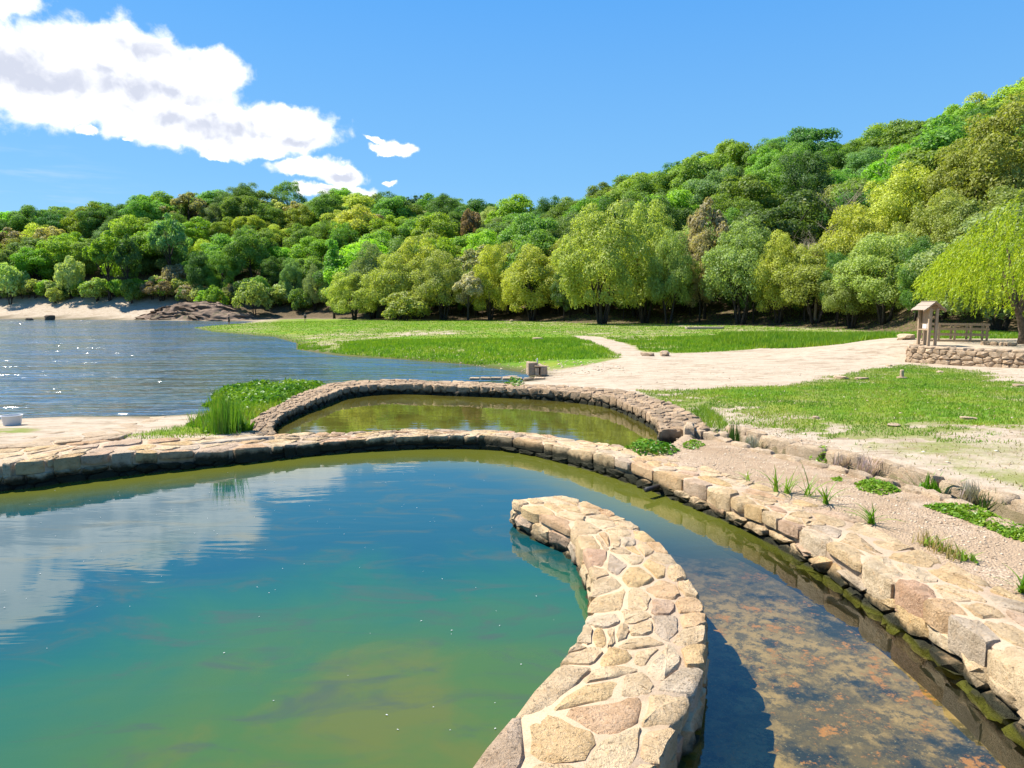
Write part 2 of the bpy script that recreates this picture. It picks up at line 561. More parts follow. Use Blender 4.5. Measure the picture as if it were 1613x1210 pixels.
M_mortar_jet = mortar_material('pale_mortar', (0.516, 0.378, 0.241), 0.08)
M_mortar_bank = mortar_material('bank_mortar', (0.487, 0.358, 0.238), 0.17)
M_mortar_dark = mortar_material('grey_mortar', (0.276, 0.208, 0.139), 0.30)
M_joint = mortar_material('dark_joint', (0.10, 0.085, 0.065))


def plain(name, col, rough=0.8, n_scale=12, var=0.25, bump=0.3, spec=0.3):
    m, T = material(name)
    tcn = T.n('ShaderNodeTexCoord').outputs['Object']
    n = T.noise(tcn, n_scale, 5, 0.6)
    c = T.mix(T.ss(n, 0.3, 0.7), tuple(q * (1 - var) for q in col), tuple(min(q * (1 + var), .9) for q in col))
    finish(T, bsdf(T, c, rough, T.bump(n, bump, 0.02), spec))
    return m


def wood(name, col):
    m, T = material(name)
    tcn = T.n('ShaderNodeTexCoord').outputs['Object']
    oi = T.n('ShaderNodeObjectInfo')
    n = T.noise(T.vmath('MULTIPLY', tcn, (14, 14, 1.5)), 2.0, 6, 0.65)
    c = T.mix(T.ss(n, 0.3, 0.7), tuple(q * 0.62 for q in col), col)
    c = T.mix(T.math('MULTIPLY', oi.outputs['Random'], 0.35), c, tuple(q * 0.6 for q in col))
    finish(T, bsdf(T, c, 0.85, T.bump(n, 0.4, 0.01), 0.2))
    return m


M_wood = wood('weathered_wood', (0.464, 0.336, 0.212))
M_roofwood = wood('grey_roof_boards', (0.408, 0.328, 0.246))
M_bark = plain('dark_bark', (0.045, 0.036, 0.028), 0.95, 9, 0.5, 0.8)
M_bark2 = plain('brown_bark', (0.12, 0.085, 0.055), 0.95, 9, 0.4, 0.8)
M_dead = plain('bleached_branches', (0.34, 0.27, 0.19), 0.9, 9, 0.3, 0.4)
M_white = plain('white_plastic', (0.576, 0.569, 0.547), 0.45, 5, 0.04, 0.05, 0.5)
M_paper = plain('paper_notice', (0.562, 0.554, 0.533), 0.7, 6, 0.05, 0.05)
M_skin = plain('skin', (0.42, 0.24, 0.16), 0.6, 9, 0.1, 0.05)
M_black = plain('dark_cloth', (0.03, 0.028, 0.03), 0.85, 9, 0.2, 0.1)
M_hair = plain('dark_hair', (0.03, 0.02, 0.015), 0.7, 20, 0.3, 0.2)
M_outlet = plain('black_pipe', (0.02, 0.02, 0.02), 0.6, 9, 0.2, 0.1)


def leaf_material(name, col, col2, trans=0.35, use_obj=True, rough=0.55, warm=(1.75, 1.25, 1.6)):
    m, T = material(name)
    geo = T.n('ShaderNodeNewGeometry')
    rnd = geo.outputs['Random Per Island']
    c = T.mix(rnd, col, col2)
    if use_obj:
        oi = T.n('ShaderNodeObjectInfo')
        c = T.mix(1.0, c, oi.outputs['Color'], 'MULTIPLY')
        hs = T.n('ShaderNodeHueSaturation')
        T.put(hs.inputs['Value'], T.math('MULTIPLY_ADD', oi.outputs['Random'], 0.4, 0.8))
        T.put(hs.inputs['Hue'], T.math('MULTIPLY_ADD', oi.outputs['Random'], 0.014, 0.484))
        T.put(hs.inputs['Color'], c)
        c = hs.outputs[0]
    else:
        pn = T.noise(geo.outputs['Position'], 0.55, 5, 0.65)
        c = T.mix(T.ss(pn, 0.42, 0.66), c, T.mix(1.0, c, warm, 'MULTIPLY'))
        c = T.mix(T.ss(pn, 0.46, 0.30), c, T.mix(1.0, c, (0.6, 0.75, 0.7), 'MULTIPLY'))
    d = T.n('ShaderNodeBsdfDiffuse'); T.put(d.inputs[0], c)
    t = T.n('ShaderNodeBsdfTranslucent'); T.put(t.inputs[0], T.mix(1.0, c, (1.15, 1.2, 0.55), 'MULTIPLY'))
    g = T.n('ShaderNodeBsdfGlossy', i_Roughness=rough); T.put(g.inputs[0], (0.6, 0.6, 0.6))
    a = T.n('ShaderNodeMixShader'); T.put(a.inputs[0], trans); T.put(a.inputs[1], d); T.put(a.inputs[2], t)
    b = T.n('ShaderNodeMixShader'); T.put(b.inputs[0], 0.035); T.put(b.inputs[1], a); T.put(b.inputs[2], g)
    finish(T, b)
    return m


M_leaf = leaf_material('tree_leaves', (1.5, 1.5, 1.5), (2.5, 2.5, 2.5), 0.48)
M_grass = leaf_material('grass_blades', (0.112, 0.240, 0.012), (0.205, 0.320, 0.023), 0.42, False)
M_lush = leaf_material('lush_meadow_blades', (0.115, 0.255, 0.010), (0.20, 0.33, 0.018), 0.45, False, warm=(1.5, 1.15, 1.2))
M_grass_dry = leaf_material('dry_grass_blades', (0.172, 0.187, 0.039), (0.296, 0.257, 0.094), 0.35, False)
M_weed = leaf_material('weed_leaves', (0.078, 0.203, 0.009), (0.172, 0.312, 0.023), 0.35, False, 0.4)
M_rush = leaf_material('rush_blades', (0.058, 0.19, 0.008), (0.16, 0.29, 0.02), 0.35, False, 0.4, warm=(1.2, 1.1, 1.0))
M_rush_dark = leaf_material('dark_rush_blades', (0.035, 0.094, 0.011), (0.078, 0.156, 0.016), 0.35, False, 0.4)
M_greyplant = leaf_material('grey_leaves', (0.25, 0.24, 0.17), (0.42, 0.40, 0.30), 0.25, False)

# ------------------------------------------------------------------ ground
def grow(a, b, step, ratio):
    out = [a]
    while (out[-1] < b) if step > 0 else (out[-1] > b):
        out.append(out[-1] + step); step *= ratio
    return out

gx = np.array(sorted(set(np.round(grow(31, 340, .25, 1.06), 4)) | set(np.round(np.arange(14, 31, .2), 4)) | set(np.round(np.arange(-12.5, 14, .1), 4)) | set(np.round(grow(-12.5, -430, -.14, 1.05), 4))))
gy = np.array(sorted(set(np.round(np.arange(-6, 30, .1), 4)) | set(np.round(grow(30, 430, .12, 1.022), 4))))
XX, YY = np.meshgrid(gx, gy)
ZZ = height(XX, YY)
ZZ = ZZ + np.where((ZZ > .2) & (YY < 30), 0.025 * (fbm(XX * 1.3, YY * 1.3, 5) - .5), 0)


def gp(pts, z=0.45):
    return [G(*p, z) for p in pts]
GRASS_POLYS = [  # polygon, soft edge in metres, strength
    (gp([(1035, 612), (1120, 600), (1230, 606), (1320, 588), (1400, 577), (1440, 575), (1613, 602), (1700, 610), (1700, 685), (1560, 690), (1450, 700), (1330, 686), (1250, 682), (1150, 656)]), 3.2, 1.0),
    (gp([(440, 556), (520, 533), (620, 526), (760, 523), (860, 524), (930, 529), (985, 545), (1015, 560), (940, 566), (860, 568), (760, 571), (640, 561), (540, 556)], .6), 4.5, 1.1),
    (gp([(1010, 530), (1070, 522), (1130, 520), (1300, 524), (1430, 538), (1420, 552), (1300, 555), (1200, 556), (1100, 562), (1050, 556), (1030, 545)], .7), 4.0, 1.0),
    (gp([(310, 521), (360, 513), (400, 503), (470, 498), (640, 500), (800, 506), (900, 513), (1050, 521), (960, 524), (820, 521), (700, 520), (560, 523), (440, 530)], .6), 10.0, 0.95),
    (gp([(330, 600), (400, 592), (530, 600), (480, 622), (430, 642), (390, 668), (378, 684), (180, 692), (250, 678), (310, 664), (330, 650)], .3), 0.7, 1.1),
    (gp([(-200, 690), (0, 672), (90, 668), (60, 680), (0, 690), (-200, 720)], .3), 0.6, 0.8),
]
SAND_POLYS = [
    (gp([(860, 588), (900, 572), (1010, 560), (1180, 553), (1420, 551), (1426, 574), (1310, 590), (1220, 606), (1040, 612), (930, 606), (800, 604), (760, 600)]), 1.2),
    (gp([(905, 528), (945, 530), (1022, 556), (1010, 562), (985, 554), (930, 538)], .6), 1.2),
    (gp([(1170, 551), (1200, 547), (1290, 548), (1296, 555), (1200, 558)], .6), 0.8),
    (gp([(480, 534), (560, 523), (740, 520), (720, 526), (600, 528), (520, 538)], .6), 2.0),
]


def grass_at(x, y):
    g = np.zeros(x.shape)
    for poly, soft, k in GRASS_POLYS:
        g = np.maximum(g, k * sstep(soft, -soft, sdf(poly, x, y)))
    # thin growth where the lawn runs out towards the stones
    g = np.maximum(g, 0.60 * ((x > 4.6) & (y > 9) & (y < 26)) * sstep(0.35, 1.8, line_dist(rill, x, y)) * (sdf(POOL1, x, y) > 2.0))
    g = np.maximum(g, 0.78 * ((y > 46) & (y < 128)))
    g = g * (.62 + .75 * fbm(x * .28 + 3, y * .42, 21, 4)) - .22 * (fbm(x * 1.1, y * 1.5, 23, 3) > .62)
    for i_, (poly, soft) in enumerate(SAND_POLYS):
        g = g * (.8 if i_ == 3 else 0) + g * (.2 if i_ == 3 else 1) * sstep(-soft * .6, soft * .6, sdf(poly, x, y))
    return g


def forest_at(x, y):
    u = x / np.maximum(y, 5)
    f = np.interp(u, U_T, FRONT)
    return sstep(-9, 2, y - f) * (y > 40)


GA = grass_at(XX, YY)
FO = forest_at(XX, YY)
SL = sdf(LAKE, XX, YY)
beach = (sstep(0, 3, SL) * sstep(26, 12, SL)) * ((XX < -66) & (YY > 140)) * sstep(-72, -84, XX)
GA = GA * (1 - beach); FO = FO * (1 - beach * 0.95)
GA = np.where(FO > .5, np.minimum(GA, .35), GA)
WET = sstep(0.10, -0.08, ZZ) + np.where(line_dist(rill, XX, YY) < .32, .8, 0)
s1g = sdf(POOL1, XX, YY)
GRAV = (s1g > 0) * (XX > 1.5) * (YY < 17) * sstep(.35, .1, GA)
V = np.stack([XX.ravel(), YY.ravel(), ZZ.ravel()], 1)
ny, nx = XX.shape
ii = (np.arange(ny - 1)[:, None] * nx + np.arange(nx - 1)[None]).ravel()
Fq = np.stack([ii, ii + 1, ii + nx + 1, ii + nx], 1)

mg, T = material('ground_soil_and_turf')
p = pos(T)
at = T.n('ShaderNodeVertexColor', layer_name='cover')
sc_ = T.n('ShaderNodeSeparateColor', i_0=at.outputs[0])
g_, f_, w_ = sc_.outputs[0], sc_.outputs[1], sc_.outputs[2]
grv = at.outputs['Alpha']
n_big = T.noise(p, 0.35, 6, 0.6); n_mid = T.noise(p, 2.2, 6, 0.65); n_fine = T.noise(p, 22, 5, 0.7); n_vf = T.noise(p, 90, 3, 0.7)
sand = T.mix(T.ss(n_mid, 0.35, 0.7), (0.455, 0.372, 0.268), (0.385, 0.305, 0.215))
sand = T.mix(T.math('MULTIPLY', T.ss(n_fine, 0.5, 0.75), 0.5), sand, (0.308, 0.230, 0.155))
sand = T.mix(T.math('MULTIPLY', T.ss(n_big, 0.5, 0.7), 0.4), sand, (0.487, 0.393, 0.283))
vor = T.n('ShaderNodeTexVoronoi', i_Scale=34.0); T.put(vor.inputs['Vector'], p)
vor_r = T.n('ShaderNodeSeparateColor', i_0=vor.outputs['Color']).outputs[0]
gravc = T.ramp(vor_r, [(0, (0.244, 0.173, 0.107)), (.3, (0.382, 0.276, 0.179)), (.6, (0.440, 0.315, 0.208)), (1, (0.536, 0.422, 0.298))])
gravc = T.mix(T.ss(T.noise(p, 1.1, 5, .6), .32, .6), gravc, (0.374, 0.268, 0.170))
worn = T.noise(T.vmath('MULTIPLY', p, (0.5, 1.4, 1)), 1.3, 7, 0.7, 0.8)
sand = T.mix(T.math('MULTIPLY', T.ss(worn, 0.48, 0.64), 0.8), sand, T.mix(1.0, sand, (0.62, 0.56, 0.48), 'MULTIPLY'))
sand = T.mix(T.math('MULTIPLY', T.ss(T.noise(p, 7, 6, 0.75), 0.56, 0.68), 0.55), sand, T.mix(1.0, sand, (0.58, 0.50, 0.42), 'MULTIPLY'))
gravc = T.mix(T.math('MULTIPLY', T.ss(worn, 0.45, 0.65), 0.5), gravc, T.mix(1.0, gravc, (0.70, 0.62, 0.52), 'MULTIPLY'))
soil = T.mix(grv, sand, gravc)
duff = T.mix(T.ss(n_mid, 0.35, 0.65), (0.050, 0.045, 0.020), (0.14, 0.095, 0.055))
duff = T.mix(T.math('MULTIPLY', T.ss(n_fine, 0.5, 0.7), 0.6), duff, (0.23, 0.15, 0.09))
soil = T.mix(f_, soil, duff)
turf = T.mix(T.ss(n_mid, 0.3, 0.7), (0.073, 0.175, 0.009), (0.164, 0.262, 0.018))
turf = T.mix(T.ss(n_big, 0.45, 0.68), turf, (0.240, 0.262, 0.033))
turf = T.mix(T.math('MULTIPLY', T.ss(n_fine, 0.45, 0.75), 0.55), turf, (0.043, 0.096, 0.009))
brk = T.math('ADD', T.math('MULTIPLY', n_big, 0.45), T.math('ADD', T.math('MULTIPLY', n_mid, 0.45), T.math('MULTIPLY', n_fine, 0.35)))
brk = T.math('SUBTRACT', brk, 0.10)
turf = T.mix(T.ss(T.math('SUBTRACT', g_, brk), 0.45, 0.05), turf, (0.22, 0.22, 0.07))
gm = T.ss(T.math('SUBTRACT', g_, brk), -0.10, 0.14)
c = T.mix(gm, soil, turf)
under = T.mix(T.ss(n_mid, .35, .65), (0.10, 0.085, 0.04), (0.055, 0.06, 0.02))
c = T.mix(T.math('MULTIPLY', w_, 0.9), c, under)
hh = T.math('ADD', T.math('ADD', T.math('MULTIPLY', n_fine, 1.0), T.math('MULTIPLY', T.noise(p, 5, 3, .6), 2.2)), T.math('ADD', T.math('MULTIPLY', n_vf, .4), T.math('MULTIPLY', vor.outputs['Distance'], T.math('MULTIPLY', grv, -1.2))))
finish(T, bsdf(T, c, 0.95, T.bump(hh, 0.6, 0.04), 0.1))
me = big_mesh('ground', V, Fq, mg, True)
ca = me.color_attributes.new('cover', 'FLOAT_COLOR', 'POINT')
ca.data.foreach_set('color', np.stack([GA.ravel(), FO.ravel(), np.clip(WET, 0, 1).ravel(), GRAV.ravel()], 1).astype(np.float32).ravel())
ground = tag(link('ground', me), 'sandy lake shore with turf and a wooded hillside', 'ground', kind='structure')


# ------------------------------------------------------------------ water
def water_material(name, ior, bump_h, body, turbid, tint, rough=0.015):
    m, T = material(name)
    p = pos(T)
    nrm = bump_h(T, p)
    bf = T.n('ShaderNodeNewGeometry').outputs['Backfacing']     # seen from below the pane, keep the same reflectance
    fr = T.n('ShaderNodeFresnel', i_IOR=T.math('MULTIPLY_ADD', bf, 1 / ior - ior, ior)); T.put(fr.inputs['Normal'], nrm)
    gl = T.n('ShaderNodeBsdfGlossy', i_Roughness=rough); T.put(gl.inputs['Normal'], nrm); T.put(gl.inputs[0], (1, 1, 1))
    tr = T.n('ShaderNodeBsdfTransparent'); T.put(tr.inputs[0], tint)
    df = T.n('ShaderNodeBsdfDiffuse'); T.put(df.inputs[0], body(T, p))
    b = T.n('ShaderNodeMixShader'); T.put(b.inputs[0], turbid(T)); T.put(b.inputs[1], tr); T.put(b.inputs[2], df)
    o = T.n('ShaderNodeMixShader'); T.put(o.inputs[0], fr); T.put(o.inputs[1], b); T.put(o.inputs[2], gl)
    finish(T, o)
    return m


def lake_bump(T, p):
    a = T.noise(T.vmath('MULTIPLY', p, (0.40, 1.3, 1)), 1.05, 3, 0.5, 0.5)
    b = T.noise(T.vmath('MULTIPLY', p, (0.28, 1.0, 1)), 0.42, 3, 0.5, 0.4)
    d = T.noise(T.vmath('MULTIPLY', p, (0.20, 1.0, 1)), 0.13, 3, 0.5, 0.3)
    return T.bump(T.math('ADD', T.math('MULTIPLY', a, 1.1), T.math('ADD', T.math('MULTIPLY', b, 2.6), T.math('MULTIPLY', d, 5.0))), 0.80, 0.31)


def calm_bump(T, p):
    a = T.noise(T.vmath('MULTIPLY', p, (0.5, 1.6, 1)), 1.6, 3, 0.5)
    return T.bump(a, 0.10, 0.02)


def pool_bump(T, p):
    a = T.noise(T.vmath('MULTIPLY', p, (0.30, 1.3, 1)), 1.3, 4, 0.55, 0.8)
    return T.bump(a, 0.30, 0.014)


def lake_body(T, p):
    return T.mix(T.ss(T.noise(p, .08, 4, .6), .4, .6), (0.040, 0.100, 0.165), (0.060, 0.090, 0.075))


def pool2_body(T, p):
    return T.mix(T.ss(T.noise(p, .5, 4, .6), .4, .65), (0.075, 0.065, 0.012), (0.115, 0.105, 0.016))


def pool_body(T, p):
    n1 = T.noise(p, 0.33, 5, 0.55, 0.6); n2 = T.noise(T.vmath('MULTIPLY', p, (1, 1.3, 1)), 0.7, 5, 0.6, 0.8)
    sp = T.n('ShaderNodeSeparateXYZ', i_0=p)
    d = T.math('SQRT', T.math('ADD', T.math('POWER', T.math('MULTIPLY', T.math('ADD', sp.outputs[0], 0.9), 0.95), 2.0), T.math('POWER', T.math('SUBTRACT', sp.outputs[1], 4.3), 2.0)))
    near = T.math('ADD', T.ss(d, 7.0, 0.8), T.math('MULTIPLY', T.math('SUBTRACT', n1, 0.5), 0.9))
    c = T.mix(T.ss(near, 0.05, 0.55), (0.003, 0.050, 0.060), (0.011, 0.082, 0.038))
    c = T.mix(T.ss(near, 0.35, 0.95), c, (0.046, 0.096, 0.008))
    c = T.mix(T.math('MULTIPLY', T.ss(T.math('ADD', near, T.math('SUBTRACT', n2, 0.5)), 0.75, 1.15), 0.85), c, (0.088, 0.096, 0.004))
    c = T.mix(T.math('MULTIPLY', T.ss(T.noise(T.vmath('MULTIPLY', p, (0.8, 1.8, 1)), 0.9, 6, 0.62, 1.2), 0.48, 0.72), 0.7), c, (0.046, 0.060, 0.030))
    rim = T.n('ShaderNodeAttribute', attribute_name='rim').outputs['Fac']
    wall_refl = T.math('MULTIPLY', T.ss(T.math('ADD', rim, T.math('MULTIPLY', T.math('SUBTRACT', n1, 0.5), 1.2)), 3.0, 1.0), 0.92)  # olive of the bank wall's reflection, painted into the water colour near the rim
    c = T.mix(wall_refl, c, (0.100, 0.105, 0.010))
    return c


def flat_sheet(name, outline, z, mat, label, step=None):
    o = mesh_obj(name, [(x, y, z) for x, y in outline], [tuple(range(len(outline)))], mat)
    me_ = o.data
    me_.update()
    if me_.polygons[0].normal.z < 0: me_.flip_normals()
    return tag(o, label, 'water', kind='structure')


M_lake = water_material('lake_water', 1.36, lake_bump, lake_body, lambda T: 0.85, (0.5, 0.55, 0.35), 0.12)
M_pool2w = water_material('upper_pool_water', 1.40, calm_bump, pool2_body, lambda T: 0.8, (0.5, 0.5, 0.25))
M_rillw = water_material('rill_water', 1.34, calm_bump, lambda T, p: (0.10, 0.06, 0.03), lambda T: 0.25, (0.7, 0.55, 0.4))


def turbid_attr(T):
    a = T.n('ShaderNodeAttribute', attribute_name='turbid')
    return a.outputs['Fac']
M_poolw = water_material('pool_water', 1.66, pool_bump, pool_body, turbid_attr, (0.90, 0.92, 0.80))

lk = [(x, y) for x, y in [(-420, 14), (-9.0, 17.0), (-7.2, 20), (-7.0, 25), (-6.3, 27.2), (-4, 27.4), (-1.5, 27.0), (1.5, 30), (3.5, 35), (4, 40), (0, 46), (-4, 51), (-10, 56), (-15, 62), (-18, 72), (-24, 86), (-38, 102), (-48, 118), (-48, 138), (-52, 165), (-60, 175), (-420, 270)]]
flat_sheet('lake', lk, -0.1, M_lake, 'rippled lake water reflecting sky and trees')
flat_sheet('upper_pool_water', POOL2, 0.15, M_pool2w, 'still brown green water of the walled upper pool')
# pool water as a fine grid so that clouded and clear water can blend
jc = mid(jet_l, jet_r)
pxs = np.arange(-17, 6.01, .25); pys = np.arange(-6, 17.01, .25)
PX, PY = np.meshgrid(pxs, pys)
sp_ = sdf(POOL1, PX, PY)
PZ = np.zeros(PX.shape)
jx = np.interp(PY, jc[::-1, 1], jc[::-1, 0])
side_of = PX - jx
tb = 1 - 0.98 * sstep(-.2, .6, side_of) * sstep(12.2, 8.0, PY)
tb = np.where(PY > 12.2, 1 - 0.0, tb)
nx2 = PX.shape[1]
idx = (np.arange(PX.shape[0] - 1)[:, None] * nx2 + np.arange(nx2 - 1)[None]).ravel()
Fp = np.stack([idx, idx + 1, idx + nx2 + 1, idx + nx2], 1)
keep = (sp_.ravel()[Fp] < 0.02).all(1) | (sp_.ravel()[Fp] < -0.02).any(1)
me = big_mesh('pool_water', np.stack([PX.ravel(), PY.ravel(), PZ.ravel()], 1), Fp[keep], M_poolw, True)
a_ = me.attributes.new('turbid', 'FLOAT', 'POINT'); a_.data.foreach_set('value', tb.ravel().astype(np.float32))
a_ = me.attributes.new('rim', 'FLOAT', 'POINT'); a_.data.foreach_set('value', np.clip(-sp_, 0, 5).ravel().astype(np.float32))
tag(link('pool_water', me), 'calm blue green pool water clouding to olive by jetty with wall reflection painted along rim', 'water', kind='structure')
# the rill: a ribbon
rl = smooth_line(rill, 60)
rv, rf = [], []
for i, q in enumerate(rl):
    t = rl[min(i + 1, 59)] - rl[max(i - 1, 0)]; t = t / np.linalg.norm(t); n = np.array([-t[1], t[0]])
    for sgn in (-1, 1):
        w = q + n * sgn * 0.30
        rv.append((w[0], w[1], 0.22))
    if i: rf.append((2 * i - 2, 2 * i - 1, 2 * i + 1, 2 * i))
o = mesh_obj('rill_water', rv, rf, M_rillw)
if o.data.polygons[0].normal.z < 0: o.data.flip_normals()
tag(o, 'shallow brown water in the narrow stone rill', 'water', kind='structure')


# ------------------------------------------------------------------ masonry
def clip_poly(poly, a, b, c):
    """keep the side a*x + b*y <= c"""
    out = []
    for i in range(len(poly)):
        p, q = poly[i], poly[(i + 1) % len(poly)]
        dp = a * p[0] + b * p[1] - c; dq = a * q[0] + b * q[1] - c
        if dp <= 0: out.append(p)
        if (dp < 0) != (dq < 0) and dp != dq:
            t = dp / (dp - dq)
            out.append((p[0] + (q[0] - p[0]) * t, p[1] + (q[1] - p[1]) * t))
    return out


def cells(w, h, cw, ch, gap, rng, jit=0.38, edge_gap=0.0, rows=None, ovar=0.45, chaos=0.0):
    """stones of a rubble face w x h: shrunken cells round jittered seeds (staggered rows)"""
    rows = rows or max(1, round(h / ch))
    seeds = []
    for r in range(rows):
        x = -rng.uniform(0, cw)
        while x < w + cw * .4:
            wd = cw * rng.uniform(1 - ovar, 1 + ovar * 1.5)
            seeds.append((x + wd / 2, (r + .5 + rng.uniform(-jit, jit) * (.5 if rows == 1 else .8)) * h / rows))
            x += wd
    if chaos:
        seeds = [q for q in seeds if rng.random() > .20 * chaos]
        seeds += [(rng.uniform(0, w), rng.uniform(.05, h - .05)) for _ in range(int(len(seeds) * .28 * chaos))]
    out = []
    asp = cw / ch if rows > 1 else 1.0
    for i, s in enumerate(seeds):
        poly = [(max(edge_gap, s[0] - 2.2 * cw), edge_gap), (min(w - edge_gap, s[0] + 2.2 * cw), edge_gap), (min(w - edge_gap, s[0] + 2.2 * cw), h - edge_gap), (max(edge_gap, s[0] - 2.2 * cw), h - edge_gap)]
        if poly[0][0] >= poly[1][0]: continue
        for j, t in enumerate(seeds):
            if i == j or abs(t[0] - s[0]) > 3 * cw: continue
            dx, dy = (t[0] - s[0]), (t[1] - s[1]) * asp * asp
            L = math.hypot(dx, dy)
            mx, my = (s[0] + t[0]) / 2, (s[1] + t[1]) / 2
            poly = clip_poly(poly, dx / L, dy / L, (mx * dx + my * dy) / L - gap / 2)
            if len(poly) < 3: break
        if len(poly) >= 3:
            ar = abs(sum(poly[k][0] * poly[(k + 1) % len(poly)][1] - poly[(k + 1) % len(poly)][0] * poly[k][1] for k in range(len(poly)))) / 2
            if ar > cw * ch * (0.05 if chaos else 0.10): out.append(poly)
    return out


def outline(poly, rng, rough):
    """cut corners, then roughen"""
    q = []
    n = len(poly)
    cut = rng.uniform(.10, .20)
    for i in range(n):
        a, b = poly[i], poly[(i + 1) % n]
        L = math.hypot(b[0] - a[0], b[1] - a[1])
        if L < 0.015: continue
        q.append((a[0] + (b[0] - a[0]) * cut, a[1] + (b[1] - a[1]) * cut))
        if L > 0.15: q.append(((a[0] + b[0]) / 2, (a[1] + b[1]) / 2))
        q.append((a[0] + (b[0] - a[0]) * (1 - cut), a[1] + (b[1] - a[1]) * (1 - cut)))
    return [(x + rng.uniform(-rough, rough), y + rng.uniform(-rough, rough)) for x, y in q]


def stone_mesh(pts, M, depth, dome, bev, rng, rings=2, tl=.06):
    """one stone: skirt, chamfer and a domed uneven face; M(a, b, h) places it"""
    n = len(pts)
    cx = sum(p[0] for p in pts) / n; cy = sum(p[1] for p in pts) / n
    v, f = [], []
    tilt = (rng.uniform(-tl, tl), rng.uniform(-tl, tl))
    def ring(s, h, var):
        for x, y in pts:
            a, b = cx + (x - cx) * s, cy + (y - cy) * s
            v.append(M(a, b, h + tilt[0] * (a - cx) + tilt[1] * (b - cy) + rng.uniform(-var, var)))
    ring(0.97, -depth, 0)
    ring(1.0, -bev, bev * .35)
    ring(rng.uniform(.84, .93), dome * .55, dome * .5)
    k = 3
    if rings > 2:
        ring(rng.uniform(.4, .6), dome * .95, dome * .65); k = 4
    v.append(M(cx, cy, dome + rng.uniform(-dome * .3, dome * .3)))
    for r in range(k - 1):
        for i in range(n):
            j = (i + 1) % n
            f.append((r * n + i, r * n + j, (r + 1) * n + j, (r + 1) * n + i))
    for i in range(n):
        f.append(((k - 1) * n + i, (k - 1) * n + (i + 1) % n, k * n))
    return v, f


def fix_normals(o):
    import bmesh
    bm = bmesh.new(); bm.from_mesh(o.data)
    bmesh.ops.recalc_face_normals(bm, faces=bm.faces)
    bm.to_mesh(o.data); bm.free()


